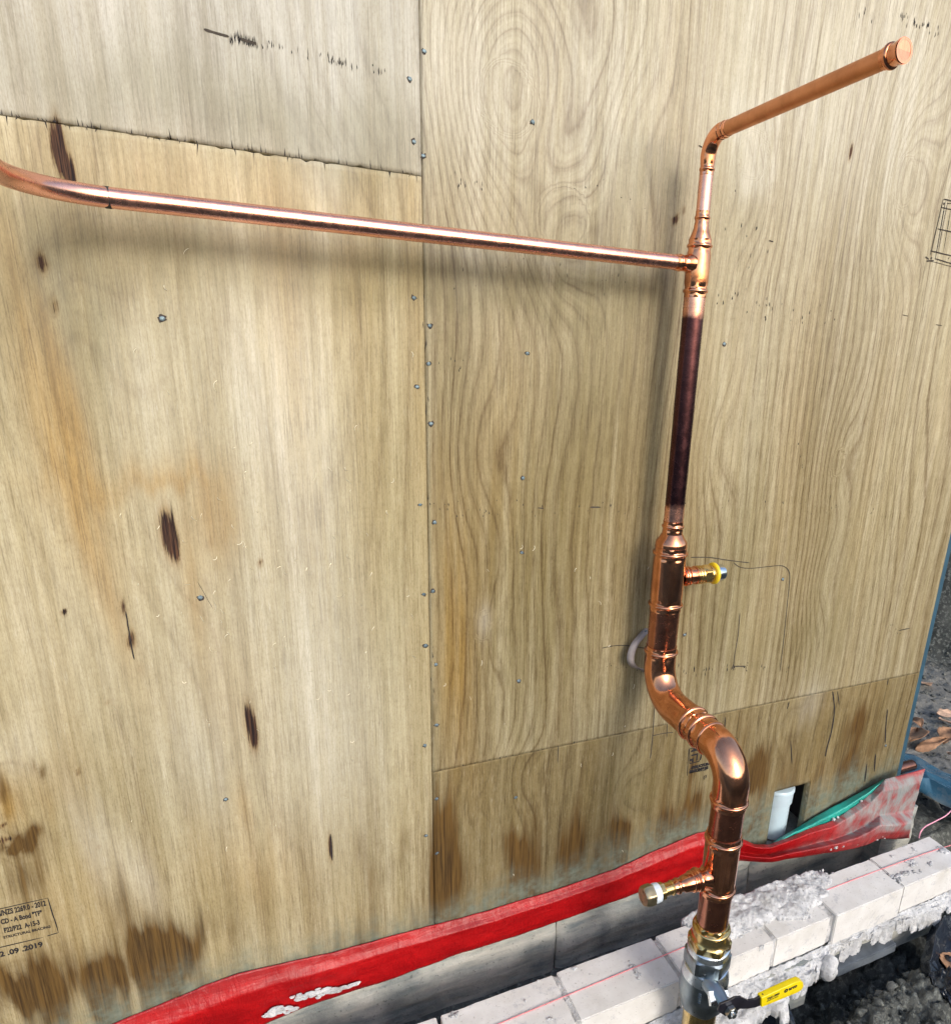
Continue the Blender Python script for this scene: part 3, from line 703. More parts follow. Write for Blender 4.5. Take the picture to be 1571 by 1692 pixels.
# splintered seam: dark nicks
for i in range(70):
    px = random.uniform(0, 690); py = 187 + (290 - 187) * px / 692
    x, z = pxw(px, py); L = random.random() ** 3 * .012 + .002; s_ = 1 if random.random() < .72 else -1
    V = [(x, -.0005, SEAM_L + s_ * GH), (x + .0016 * random.uniform(.5, 1), -.0005, SEAM_L + s_ * GH), (x + random.gauss(0, .0008), -.0005, SEAM_L + s_ * (G + L))]
    INK.add(sh_ul if s_ > 0 else sh_ll, 'nick', V, [(0, 1, 2)], M['ink'], 'resin_fleck')
for i in range(34):
    px = random.uniform(720, 1180) if i < 24 else random.uniform(1180, 1510); py = 1277 - .2047 * (px - 714)
    x, z = pxw(px, py); L = random.random() ** 3 * .008 + .001
    V = [(x, -.0005, G), (x + .004 * random.uniform(.3, 1), -.0005, G), (x + .002, -.0005, G + L * .6)]
    INK.add(sh_ur, 'nick', V, [(0, 1, 2)], M['ink'], 'resin_fleck')
INK.flush()

# ---- stamps
def text_mesh(s, size, origin, name, parent, mat, ex=(1, 0, 0), ey=(0, 0, 1), sx=1., bold=.0, nrm=None):
    cu = bpy.data.curves.new('t', 'FONT'); cu.body = s; cu.size = size; cu.offset = bold; cu.resolution_u = 3
    tmp = bpy.data.objects.new('t', cu); COL.objects.link(tmp)
    dg = bpy.context.evaluated_depsgraph_get(); me = bpy.data.meshes.new_from_object(tmp.evaluated_get(dg))
    vs = np.array([v.co[:] for v in me.vertices]); fs = [list(p.vertices) for p in me.polygons]
    bpy.data.objects.remove(tmp); bpy.data.curves.remove(cu); bpy.data.meshes.remove(me)
    ex = np.array(ex, float); ey = np.array(ey, float)
    V = np.array(origin) + vs[:, :1] * sx * ex + vs[:, 1:2] * ey
    return mesh_obj(name, V, fs, mat, parent)
def stamp_line(px0, py0, px1, py1, s, h, bold=.0005):
    a = at(px0, py0, -.0007); c = at(px1, py1, -.0007); L = c[0] - a[0]
    o = text_mesh(s, h, a, 'stamp_text', sh_ll, M['ink'], bold=bold)
    me = o.data; xs_ = [v.co.x for v in me.vertices]; w = max(xs_) - min(xs_); k = L / w; x0 = min(xs_)
    for v in me.vertices: v.co.x = x0 + (v.co.x - x0) * k
    return o
stamp_line(-8, 1516, 77, 1494, 'AS/NZS 2269.0 - 2012', .0125)
stamp_line(2, 1528, 69, 1507, 'CD - A Bond "TF"', .0115)
stamp_line(7, 1542, 65, 1525, 'F22/F22  A-15-3', .0115)
stamp_line(6, 1552, 84, 1534, 'STRUCTURAL BRACING', .0062, .0002)
stamp_line(-8, 1584, 67, 1558, '12 .09 .2019', .0125, .0005)
for a, b2 in [((-40, 1511), (79, 1484)), ((79, 1484), (97, 1541)), ((97, 1541), (77, 1547)), ((71, 1549), (-40, 1575))]:
    pline([a, b2], .0013, name='stamp_border', mat='ink')
# second stamp, half hidden behind the offset bend: emblem block
def wp(a, b2): return at(1130 + a / 15.71, 1210 + b2 / 15.71, -.0007)
def poly_ink(pts, sh, name='stamp_emblem', y=-.0007):
    V = [wp(*p) for p in pts]; V = [(v[0], y, v[2]) for v in V]
    return mesh_obj(name, V, [list(range(len(V)))], M['ink'], sh)
poly_ink([(170, 530), (190, 480), (240, 440), (310, 415), (400, 410), (390, 480), (300, 490), (220, 515)], sh_lr)
poly_ink([(185, 590), (365, 545), (360, 585), (190, 630)], sh_lr)
poly_ink([(325, 590), (362, 580), (345, 735), (310, 742)], sh_lr)
poly_ink([(155, 710), (245, 670), (245, 770), (200, 785), (195, 740), (155, 760)], sh_lr)
poly_ink([(430, 560), (460, 600), (455, 660), (430, 720), (385, 755), (410, 690), (428, 620)], sh_lr)
for a, b2, w in [((125, 450), (80, 1130), .0014), ((130, 440), (410, 400), .0018), ((140, 450), (150, 820), .0016), ((150, 820), (400, 755), .0022), ((130, 970), (300, 905), .0012), ((130, 1060), (580, 985), .0016),
                 ((1140, 185), (1340, 140), .0016), ((1385, 150), (1345, 560), .0014)]:
    A_, B_ = wp(*a), wp(*b2); V, F = ribbon_w([(A_[0], A_[2]), (B_[0], B_[2])], w, -.0007, False); mesh_obj('stamp_border', V, F, M['ink'], sh_lr)
text_mesh('STRUCTURAL', .0085, wp(190, 960), 'stamp_text', sh_lr, M['ink'], bold=.0010)
text_mesh('BRACING 22', .0085, wp(140, 1065), 'stamp_text', sh_lr, M['ink'], bold=.0012)
text_mesh('(1', .011, wp(500, 1210), 'stamp_text', sh_lr, M['ink'], bold=.0004)
text_mesh('- 2012', .0085, wp(1090, 285), 'stamp_text', sh_lr, M['ink'], bold=.0006)

# ---- pale wood shavings clinging to the sheets
V = []; F = []
for i in range(120):
    r_ = random.random()
    if r_ < .62: px, py = random.gauss(450, 120), random.gauss(1010, 130)
    elif r_ < .8: px, py = random.uniform(150, 700), random.uniform(380, 1450)
    else: px, py = random.uniform(720, 1080), random.uniform(850, 1460)
    if px < 5 or px > 1080 or 690 < px < 722: continue
    x, z = pxw(px, py)
    if z < -.3 or (px > 722 and z < .01 and z > -.01): continue
    L = random.uniform(.004, .012) * (1.8 if random.random() < .08 else 1); a = random.gauss(math.pi / 2, .6) if random.random() < .7 else random.uniform(0, 3.1); k = random.uniform(-2.2, 2.2); w = random.uniform(.00025, .00045)
    n = 6; o = len(V); cx, cz = x, z
    for j in range(n):
        t = j / (n - 1); aa = a + k * (t - .5)
        V += [(cx - math.sin(aa) * w, -.0004 - .0014 * math.sin(math.pi * t), cz + math.cos(aa) * w), (cx + math.sin(aa) * w, -.0010 - .0014 * math.sin(math.pi * t), cz - math.cos(aa) * w)]
        cx += math.cos(aa) * L / n; cz += math.sin(aa) * L / n
        if j: F.append((o + 2 * j - 2, o + 2 * j - 1, o + 2 * j + 1, o + 2 * j))
so_ = mesh_obj('wood_shavings', V, F, M['shaving']); so_['kind'] = 'stuff'; so_['label'] = 'tiny pale wood shavings clinging to the plywood face'

# ================================================================== FOUNDATION
fnd = thing('foundation_wall', 'rough grey concrete foundation under the plywood and red membrane', 'foundation', (0, .002, -.62))
def rough_block(x0, x1, z0, z1, y, amp, label=None, y1=.11, step=.006, seed=0., name='concrete_panel'):
    xs = np.arange(x0, x1, step); xs[-1] = x1; zs = np.arange(z0, z1, step); zs[-1] = z1
    X, Z = np.meshgrid(xs, zs, indexing='ij')
    edge = np.minimum(np.minimum(X - x0, x1 - X), np.minimum(Z - z0, z1 - Z)); e = sstep(0, .012, edge)
    Y = y - amp * (fbm(X * 9 + seed, Z * 26, 5) - .5) * 1.2 + .006 * (1 - e) - .003 * ridged(X * 5 + seed, Z * 40, 3)
    V = np.stack([X, Y, Z], -1).reshape(-1, 3); n = len(V); nx, nz = X.shape
    Vb = V.copy(); Vb[:, 1] = y1
    F = [tuple(f) for f in grid_faces(nx, nz)]
    b_ = [(i * nz, (i + 1) * nz) for i in range(nx - 1)] + [(i * nz + nz - 1, (i + 1) * nz + nz - 1) for i in range(nx - 1)] + [(j, j + 1) for j in range(nz - 1)] + [((nx - 1) * nz + j, (nx - 1) * nz + j + 1) for j in range(nz - 1)]
    F += [(a, b2, b2 + n, a + n) for a, b2 in b_]
    F += [(n, n + (nx - 1) * nz, n + nx * nz - 1, n + nz - 1)]
    o = mesh_obj(name, np.concatenate([V, Vb]), F, M['concrete'], fnd, smooth=True, sharp=R(50))
    if label: o['label'] = label
    return o
j1 = at(922, 1560, 0)[0]; j2 = at(1243, 1450, 0)[0]
rough_block(-.95, j1 - .002, -.62, BOT - .001, .008, .010, 'foundation length with long dark form marks left of the joint')
rough_block(j1 + .002, j2 - .002, -.62, BOT - .001, .010, .010, 'patchy foundation length right of the joint', seed=7)
rough_block(j2 + .004, 1.24, -.62, BOT - .001, .016, .008, 'darker foundation length towards the corner', seed=13)
c0 = at(1518, 1333, -.035)
rough_block(1.16, c0[0], -.60, c0[2], -.035, .006, 'pale broken concrete corner block', seed=21, y1=.10, name='concrete_block')

# ================================================================== MEMBRANE (red damp course, green reverse)
mem = thing('damp_course_membrane', 'red rubbery damp course strip along the foot of the plywood, twisted at its far end', 'membrane', (0, -.01, -.36))
def loft(rows, px0, px1, nu, nv, name, mat, parent, amp=.002, attrs=None, kx=18, seed=0):
    us = np.linspace(0, 1, nu); R_ = []
    for row in rows:
        a = np.array(row, float); t = np.linspace(0, 1, len(a)) if px0 is None else None
        if px0 is None: R_.append(np.stack([np.interp(us, t, a[:, k]) for k in range(3)], -1))
        else:
            xs = px0 + (px1 - px0) * us; R_.append(np.stack([xs, np.interp(xs, a[:, 0], a[:, 1]), np.interp(xs, a[:, 0], a[:, 2])], -1))
    R_ = np.array(R_); vt = np.linspace(0, len(rows) - 1, nv); P = np.zeros((nu, nv, 3))
    for j, v in enumerate(vt):
        i = min(int(v), len(rows) - 2); f = v - i; q = R_[i] * (1 - f) + R_[i + 1] * f
        for k in range(nu): P[k, j] = at(q[k, 0], q[k, 1], q[k, 2])
    nn = fbm(P[..., 0] * kx + seed, P[..., 2] * kx * 2.2, 4) - .5
    wr = ridged(P[..., 0] * kx * 1.6 + P[..., 2] * 14 + seed, P[..., 2] * kx * .6, 3) - .6
    P[..., 1] += amp * 2 * nn - amp * wr
    at_ = attrs(P[..., 0], P[..., 2], np.linspace(0, 1, nv)[None, :] + 0 * P[..., 0]) if attrs else None
    o = mesh_obj(name, P.reshape(-1, 3), grid_faces(nu, nv), mat, parent, smooth=True, attrs=at_)
    md = o.modifiers.new('thick', 'SOLIDIFY'); md.thickness = .0012; md.offset = 0
    return o
top = [(60, 1745), (188, 1692), (257, 1664), (298, 1647), (339, 1629), (390, 1609), (467, 1592), (550, 1574), (642, 1548), (700, 1533), (760, 1518), (815, 1502), (900, 1476), (969, 1453), (1015, 1437), (1072, 1410), (1120, 1390), (1150, 1377), (1180, 1372), (1212, 1379)]
bot = [(60, 1850), (250, 1775), (440, 1692), (513, 1661), (591, 1636), (642, 1620), (700, 1598), (749, 1579), (860, 1545), (929, 1520), (986, 1499), (1055, 1476), (1120, 1450), (1157, 1439), (1212, 1421)]
def bt(x): return np.interp(x, [p[0] for p in bot], [p[1] for p in bot])
xsr = np.linspace(60, 1212, 60)
def rowat(f, Y): return [(x, np.interp(x, [p[0] for p in top], [p[1] for p in top]) * (1 - f) + bt(x) * f, Y if not callable(Y) else Y(x)) for x in xsr]
loft([rowat(0, -.003), rowat(.20, -.009), rowat(.36, -.016), rowat(.50, -.015), rowat(.85, -.012), rowat(1, -.008)], 60, 1212, 420, 26, 'red_strip', M['red'], mem, .0022,
     attrs=lambda X, Z, v: {'dust': (np.clip(.07 * fbm(X * 6, Z * 9, 3) * (v < .38) + .15 * (v > .97), 0, 1)).ravel()})
r_top = [(1198, 1375, -.014), (1222, 1384, -.016), (1243, 1395, -.02), (1272, 1396, -.03), (1293, 1390, -.03), (1309, 1379, -.03), (1347, 1366, -.03), (1387, 1352, -.03), (1424, 1323, -.03), (1447, 1305, -.03), (1458, 1292, -.03), (1466, 1283, -.035), (1485, 1281, -.04), (1512, 1277, -.05), (1528, 1270, -.055)]
r_bot = [(1198, 1421, -.020), (1250, 1424, -.03), (1275, 1425, -.04), (1304, 1419, -.05), (1340, 1414, -.05), (1400, 1405, -.055), (1433, 1396, -.06), (1453, 1386, -.06), (1480, 1387, -.06), (1502, 1385, -.06)]
def ri(row, x): a = np.array(row); return np.interp(x, a[:, 0], a[:, 1]), np.interp(x, a[:, 0], a[:, 2])
bx = [1198, 1250, 1275, 1304, 1340, 1380, 1410, 1433, 1453, 1480, 1502]; tx = [1198, 1245, 1270, 1300, 1335, 1378, 1412, 1440, 1462, 1490, 1528]
rows = []
for f, dy in ((0, 0), (.2, -.012), (.42, -.004), (.6, .006), (.78, -.018), (.9, -.012), (1, 0)):
    rr = []
    for a_, b_ in zip(tx, bx):
        ya, Ya = ri(r_top, a_); yb, Yb = ri(r_bot, b_)
        bow = 10 * math.sin(math.pi * f) * (a_ > 1460)
        rr.append((a_ + (b_ - a_) * f - bow * .3, ya + (yb - ya) * f, Ya + (Yb - Ya) * f + dy))
    rows.append(rr)
def dust2(X, Z, v):
    a = 1.5 * sstep(.98, 1.10, X + .12 * (.5 - v)) * (1 - sstep(.70, .86, v)) * (1 - .9 * gauss(X, Z, at(1425, 1355, -.04)[0], at(1425, 1355, -.04)[2], .045, .035))
    a = a + .25 * sstep(.8, 1.1, X) + .5 * gauss(v, 0 * v, .55, 0, .10, 1) * sstep(.72, .9, X)
    a = a * (1 - .85 * sstep(.12, .03, v) * (X > 1.15)) * (1 - .9 * gauss(X, Z, at(1509, 1295, -.05)[0], at(1509, 1295, -.05)[2], .014, .016))
    return {'dust': np.clip(a, 0, 1).ravel()}
loft(rows, None, None, 160, 50, 'twisted_end', M['red'], mem, .0020, attrs=dust2, seed=5)
te_top = [(1277, 1392, -.004), (1312, 1371, -.006), (1333, 1358, -.008), (1379, 1332, -.010), (1432, 1303, -.010), (1459, 1288, -.012)]
te_bot = [(1290, 1394, -.026), (1312, 1381, -.027), (1347, 1369, -.027), (1387, 1354, -.027), (1424, 1325, -.027), (1462, 1291, -.029)]
loft([te_top, [(a[0] * .5 + b_[0] * .5, a[1] * .5 + b_[1] * .5, -.030) for a, b_ in zip(te_top, te_bot)], te_bot], None, None, 90, 16, 'green_reverse', M['teal'], mem, .0022, seed=9)

# ================================================================== BRICKS
bw = thing('brick_course', 'single course of cream bricks in ragged white mortar in front of the foundation', 'brick wall', (.4, -.17, BRICK_BOT))
def bline(x, back): return (-.131 + .016 * (x - .0)) if back else (-.240 + .026 * x)
jx = [-.70, -.477, -.254, -.028, .194, .412, .638, .798, 1.011, 1.226]
def brick_mesh(x0, x1, dy=0., dz=0.):
    V = []
    for z in (BRICK_BOT, BRICK_TOP + dz):
        for x, bk in ((x0, False), (x1, False), (x1, True), (x0, True)):
            V.append((x, bline(x, bk) + dy, z))
    F = [(0, 3, 2, 1), (4, 5, 6, 7), (0, 1, 5, 4), (1, 2, 6, 5), (2, 3, 7, 6), (3, 0, 4, 7)]
    bm = bmesh.new(); vs = [bm.verts.new(q) for q in V]; [bm.faces.new([vs[i] for i in f]) for f in F]
    bmesh.ops.bevel(bm, geom=bm.edges[:], offset=.0018, segments=2, affect='EDGES')
    bmesh.ops.subdivide_edges(bm, edges=[e for e in bm.edges if e.calc_length() > .03], cuts=9, use_grid_fill=True)
    for v in bm.verts:
        n = fbm(v.co.x * 60, v.co.y * 60 + v.co.z * 40, 2) - .5; v.co += v.normal * float(n) * .0022
    bm.verts.index_update(); out = [tuple(v.co) for v in bm.verts], [[v.index for v in f.verts] for f in bm.faces]; bm.free(); return out
for i in range(len(jx) - 1):
    g = .004 if i != 6 else .006
    dy = (.0, .0, .0, .0, .001, 0, .003, -.004, .001)[i]; dz = (0, 0, 0, -.001, 0, .001, -.002, .003, 0)[i]
    v, f = brick_mesh(jx[i] + g, jx[i + 1] - g, dy, dz)
    mesh_obj('brick', v, f, M['brick'], bw, smooth=True, sharp=R(40))
def mortar_grid(name, P, keep, mat, parent, drop=.004, label=None):
    nu, nv = P.shape[:2]; F = grid_faces(nu, nv)[keep[:-1, :-1].ravel()]
    if len(F) < 4: return None
    n = nu * nv; V = P.reshape(-1, 3); Vb = V.copy(); Vb[:, 2] -= drop
    ed = {}
    for f in F:
        for a, b2 in ((f[0], f[1]), (f[1], f[2]), (f[2], f[3]), (f[3], f[0])):
            k = (min(a, b2), max(a, b2)); ed[k] = None if k in ed else (a, b2)
    sk = np.array([(a, a + n, b2 + n, b2) for e in ed.values() if e for a, b2 in (e,)])
    FF = np.concatenate([F, sk]); used = np.unique(FF); remap = -np.ones(2 * n, int); remap[used] = np.arange(len(used))
    o = mesh_obj(name, np.concatenate([V, Vb])[used], remap[FF], mat, parent, smooth=False); o['kind'] = 'stuff'
    if label: o['label'] = label
    return o
# joints between bricks
for i in range(1, len(jx) - 1):
    x = jx[i]; w = .0044 if i != 7 else .010
    yf = bline(x, False); yb = bline(x, True); ny, nx_ = 46, 7
    yy = np.linspace(yf + .004, yb - .004, ny); xx = np.linspace(x - w, x + w, nx_)
    X, Y = np.meshgrid(xx, yy, indexing='ij'); Z = BRICK_TOP - .0025 + .007 * (fbm(X * 90 + i, Y * 90, 3) - .45)
    if i == 3: Z -= .006 + .05 * (Y > yb - .03)
    mortar_grid('mortar_joint', np.stack([X, Y, Z], -1), np.ones(X.shape, bool), M['mortar_joint'], bw, .070)
# mortar smeared over the tops
def top_mortar(x0, x1, fn, seed, z=BRICK_TOP, overback=.0, amp=1.):
    xs = np.arange(x0, x1, .0026); vs = np.arange(.0, 1.0 + overback, .020)
    X = np.repeat(xs[:, None], len(vs), 1); B = -.240 + .026 * X; K = -.131 + .016 * X
    Y = B + (K - B) * vs[None, :]
    h = fn(X, vs[None, :] + 0 * X) + amp * (.016 * (fbm(X * 38 + seed, Y * 38, 5) - .5) + .009 * (np.floor(fbm(X * 30 + seed, Y * 30 + 5, 4) * 9) / 9 - .5) + .0035 * (fbm(X * 190, Y * 190 + seed, 2) - .5))
    Z = z + h
    keep = h > .0015
    mortar_grid('mortar_smear', np.stack([X, Y, Z], -1), keep, M['mortar'], bw, .012, 'lumpy white mortar smeared over the brick tops')
def fnA(X, v):
    m = sstep(.50, .60, X + .06 * v) * sstep(.95, .80, X + .05 * (1 - v))
    back = sstep(.30, .80, v + .5 * (fbm(X * 14, v * 2.5, 4) - .5))
    return m * (.011 * back + .0035) - .012 * (1 - m) - .009 * sstep(.42, .08, v) * m
top_mortar(.44, .99, fnA, 3.1, overback=.16)
def fnB(X, v): return -.0050 - .003 * v
top_mortar(-.30, .50, lambda X, v: -.0008 + 0 * X, 5.2, amp=.5)
top_mortar(.80, 1.22, lambda X, v: .0008 - .0015 * v, 8.2, amp=.55)
def fnC(X, v): return -.0085 + .007 * np.exp(-((X - .60) / .07) ** 2)
top_mortar(.44, .70, fnC, 1.2)
# bed mortar squeezed out below the bricks
xs = np.arange(-.30, 1.30, .0032); ts = np.linspace(0, 1, 44)
X = np.repeat(xs[:, None], len(ts), 1); T = ts[None, :] + 0 * X
reach = np.interp(xs, [-.3, .1, .30, .45, .60, .72, .76, .80, .95, 1.05, 1.2, 1.3], [.05, .06, .06, .07, .075, .05, .035, .010, .010, .014, .03, .045])[:, None]
reach = reach * (.8 + .5 * fbm(X * 22, X * 0, 3))
Y = (-.240 + .026 * X) - .001 - T * reach - .012 * (fbm(X * 40, T * 3, 4) - .5) * np.minimum(1, T * 6)
Z = BRICK_BOT + .004 - T * (.012 + .25 * reach) + .020 * (fbm(X * 38 + 9, T * 3.5 * (reach / .06) + 2, 5) - .5) * np.minimum(1, T * 5) + .010 * (ridged(X * 25, T * 2.5, 3) - .6) * np.minimum(1, T * 5)
Z -= .025 * sstep(.8, 1, T) ** 2
keep = (T + 1.1 * (fbm(X * 34, T * 3.2, 4) - .5) * (T > .25) < .84)
Z += .004 * (fbm(X * 160, T * 16, 2) - .5); Y += .005 * (fbm(X * 140 + 4, T * 14, 2) - .5)
mortar_grid('mortar_bed', np.stack([X, Y, Z], -1), keep, M['mortar'], bw, .014, 'rough bed mortar squeezed out below the bricks')
# a thick folded lip of mortar under the wide joint
lump = bmesh.new(); bmesh.ops.create_icosphere(lump, subdivisions=4, radius=1)
lc = atz(1368, 1600, -.505)
for v in lump.verts:
    n = float(fbm(v.co.x * 2.3 + 4, v.co.z * 2.3 + v.co.y, 4) - .5); v.co *= 1 + .5 * n
    v.co = Vector((lc[0] + v.co.x * .022, lc[1] + v.co.y * .018, lc[2] + v.co.z * .030))
lump.verts.index_update(); lo = mesh_obj('mortar_bed', [tuple(v.co) for v in lump.verts], [[v.index for v in f.verts] for f in lump.faces], M['mortar'], bw, smooth=True); lump.free(); lo['kind'] = 'stuff'
# footing below the bed
box_obj('concrete_footing', -.30, .74, -.235, -.125, -.60, BRICK_BOT - .001, M['concrete'], bw)
box_obj('concrete_footing', .742, 1.226, -.200, -.118, -.60, BRICK_BOT - .001, M['concrete'], bw)
# droplets on the membrane
for i, (px, py, r_) in enumerate([(1466, 1370, .005), (1448, 1376, .0028), (1457, 1382, .003), (1449, 1388, .0026), (1461, 1385, .0022), (1423, 1324, .003), (1377, 1354, .004), (1384, 1351, .003), (1416, 1395, .0025), (1392, 1398, .004), (1380, 1400, .005), (1372, 1404, .003)]):
    p = at(px, py, -.062 if py > 1360 else -.034); b_ = bmesh.new(); bmesh.ops.create_icosphere(b_, subdivisions=2, radius=r_)
    for v in b_.verts: v.co = Vector(p) + v.co * (1 + .5 * (random.random() - .5))
    b_.verts.index_update(); mesh_obj('mortar_droplet', [tuple(v.co) for v in b_.verts], [[v.index for v in f.verts] for f in b_.faces], M['mortar'], mem); b_.free()
V = []; F = []
for i in range(150):
    t = random.random(); px = 436 + (590 - 436) * t; wd = 9 * math.sin(math.pi * min(1, t * 1.1)) + 2
    cl = float(fbm(px * .05, 3, 2)); py = 1687 - (1690 - 1634) * t - wd * .7 + random.gauss(0, wd * .33) * (1.6 if cl > .5 else .7) - 4
    if float(fbm(px * .09, py * .13, 3)) < .50: continue
    p = at(px, py, -.021); r_ = random.uniform(.0022, .0052); o = len(V); n_ = 9
    for k in range(n_):
        a = k * 2 * math.pi / n_; q = random.uniform(.8, 1.15); V.append((p[0] + r_ * 2.1 * math.cos(a) * q, p[1] + .001, p[2] + r_ * .8 * math.sin(a) * q))
    for k in range(n_):
        a = k * 2 * math.pi / n_; q = .62; V.append((p[0] + r_ * 2.1 * math.cos(a) * q, p[1] - .0022, p[2] + r_ * .8 * math.sin(a) * q))
    V.append((p[0], p[1] - .0032, p[2])); F += [(o + k, o + (k + 1) % n_, o + n_ + (k + 1) % n_, o + n_ + k) for k in range(n_)] + [(o + n_ + k, o + n_ + (k + 1) % n_, o + 2 * n_) for k in range(n_)]
ms = mesh_obj('mortar_smear', V, F, M['mortar'], mem); ms['kind'] = 'stuff'

# ================================================================== COPPER PIPEWORK
XC, YU, YL = .4060, -.065, -.293
cp = thing('copper_pipework', 'polished copper pipework with press fittings, tees and a ball valve standing before the plywood', 'pipework', (XC, YL, -.45))
RB, RM, RS, RH = .0266, .0166, .0102, .0106      # big, middle, small and horizontal pipe radii
zU = lambda py, r=RB: zrow(py, XC, YU - r)
zL = lambda py, r=RB: zrow(py, XC, YL - r)
UP = (0, 0, 1); DN = (0, 0, -1); FW = (0, -1, 0); LF = (-1, 0, 0); RT = (1, 0, 0)
# top run towards the camera
zt = atx(1330, 155, XC)[2]; y_end = atx(1494, 82, XC)[1]; RTp = .0098
Re = .028
sweep([((XC, YU - Re - .004, zt), RTp, 0), ((XC, y_end + .010, zt), RTp, 0)], M['copper_dull'], 'copper_pipe', cp)
el = press(RTp, .75)
z0 = zU(288, RS)
path = straight(el, (XC, YU, z0), UP) + [((XC, YU, zt - Re), RS * 1.10, 0)]
path += [(p, RS * 1.10, 0) for p in arc((XC, YU - Re, zt - Re), Re, 0, math.pi / 2, (0, 1, 0), (0, 0, 1))][1:]
yb = YU - Re
path += [((XC, yb - (.016 - t), zt), r, h) for t, r, h in reversed(press(RTp, .75)) if t <= .016]
sweep(path, M['copper'], 'elbow', cp)
# cap
prof = [(0, RTp * 1.01, 0), (.0003, RTp * 1.08, 0), (.004, RTp * 1.08, 0)] + bead(.005, RTp * 1.08, RTp * 1.30, .006) + [(.013, RTp * 1.10, 0), (.020, RTp * 1.12, 0), (.0215, RTp * 1.22, 0), (.0235, RTp * 1.24, 0), (.0245, RTp * 1.16, 0), (.0245, RTp * .90, 0), (.0200, RTp * .84, 0), (.0200, RTp * .4, 0), (.0200, .0002, 0)]
sweep(straight(prof, (XC, y_end + .024, zt), FW), M['copper'], 'end_cap', cp)
sweep(straight([(.0203, RTp * .82, 0), (.0206, RTp * .6, 0), (.0212, RTp * .58, 0), (.0214, .0002, 0)], (XC, y_end + .024, zt), FW), M['copper_dull'], 'cap_face', cp)
# slim riser
zr0 = zU(347, RS)
sweep([((XC, YU, z0 + .004), RS, 0), ((XC, YU, zr0 - .004), RS, 0)], M['copper_pipe'], 'copper_pipe', cp)
# reducer 1
zc0, zc1 = zU(374, RM), zU(396, RM)
ze = zU(400, RM)
prof = press(RS, .8)
path = straight(prof, (XC, YU, zr0), DN) + [((XC, YU, zr0 - .020), RS * 1.12, 0), ((XC, YU, zc0), RS * 1.12, 0), ((XC, YU, zc0 - .006), RS * 1.3, 0), ((XC, YU, zc1 + .003), RM * 1.0, 0), ((XC, YU, zc1 - .006), RM * 1.0, 0)]
sweep(path, M['copper'], 'reducer', cp)
# tee 1
zt0, zt1 = zU(393, RM), zU(491, RM)
pr0 = press(RM, .85); Lp = .0172
path = straight(pr0, (XC, YU, zt0), DN) + [((XC, YU, zt0 - .022), RM * 1.10, 0), ((XC, YU, zt1 + .022), RM * 1.10, 0)] + [((XC, YU, zt1 + t), r, h) for t, r, h in reversed(pr0)]
tee1 = sweep(path, M['copper'], 'tee', cp)
zh = zrow(434, XC - .03, YU)
xo = at(1114, 436, YU)[0]
prh = press(RH, .85)
path = [((xo + t, YU, zh), r, h) for t, r, h in prh] + [((xo + .020, YU, zh), RH * 1.12, 0), ((XC - RM * 1.05 - .004, YU, zh), RH * 1.14, 0), ((XC - RM * 1.0, YU, zh), RH * 1.35, 0), ((XC - RM * .7, YU, zh), RH * 1.5, 0)]
sweep(path, M['copper'], 'tee_outlet', cp)
# horizontal run with a bend towards the camera at its left end
zh2 = at(400, 351, YU)[2]; zh3 = at(1000, 422, YU)[2]
bendR = .085; xe = atz(0, 287, zh2)[0]
xl = atz(4, 288, zh2); xb = xl[0] 
hp = [((xo + .006, YU, zh), RH, 0), ((xb + bendR, YU, zh2), RH, 0)]
hp += [(p, RH, 0) for p in arc((xb + bendR, YU - bendR, zh2), bendR, 0, math.pi / 2, (0, 1, 0), (-1, 0, 0), 20)][1:] + [((xb, YU - bendR - .5, zh2), RH, 0)]
sweep(hp, M['copper_pipe'], 'copper_pipe', cp, sharp=None)
# middle dark pipe with bright ends
za, zb_ = zU(508, RM), zU(842, RM); zc = zU(864, RM)
sweep([((XC, YU, zt1 + .004), RM, 0), ((XC, YU, za), RM, 0)], M['copper_pipe'], 'bare_end', cp)
_m = M['tarnished']; _b = NB(_m.node_tree); _p = _m.node_tree.nodes['Principled BSDF']; _sx = _b.n('ShaderNodeSeparateXYZ'); _b.l(_b.pos(), _sx.inputs[0])
_z = _b.math('ADD', _sx.outputs[2], _b.math('MULTIPLY', _b.noise(_b.pos(), 120, 3), .012))
_mr = _b.math('DIVIDE', _b.math('SUBTRACT', _z, za - .010), .010, clamp=True); _ml = _b.math('DIVIDE', _b.math('SUBTRACT', zb_ + .014, _z), .010, clamp=True)
_old = _p.inputs['Base Color'].links[0].from_socket
_b.l(_b.mix(_b.math('MAXIMUM', _mr, _ml), _old, (.88, .44, .33)), _p.inputs['Base Color'])
sweep([((XC, YU, za - .0001), RM, 0), ((XC, YU, zb_ + .0001), RM, 0)], M['tarnished'], 'tarnished_pipe', cp)
sweep([((XC, YU, zb_), RM, 0), ((XC, YU, zc - .004), RM, 0)], M['copper_pipe'], 'bare_end', cp)
# reducer 2
zn0, zn1 = zU(884, RM), zU(905, RB)
path = straight(press(RM, .85), (XC, YU, zc), DN) + [((XC, YU, zc - .022), RM * 1.06, 0), ((XC, YU, zn0 - .002), RM * 1.12, 0), ((XC, YU, zn0 - .008), RM * 1.30, 0), ((XC, YU, zn1 + .005), RB * 1.00, 0), ((XC, YU, zn1), RB * 1.03, 0), ((XC, YU, zn1 - .014), RB * 1.03, 0)]
sweep(path, M['copper'], 'reducer', cp)
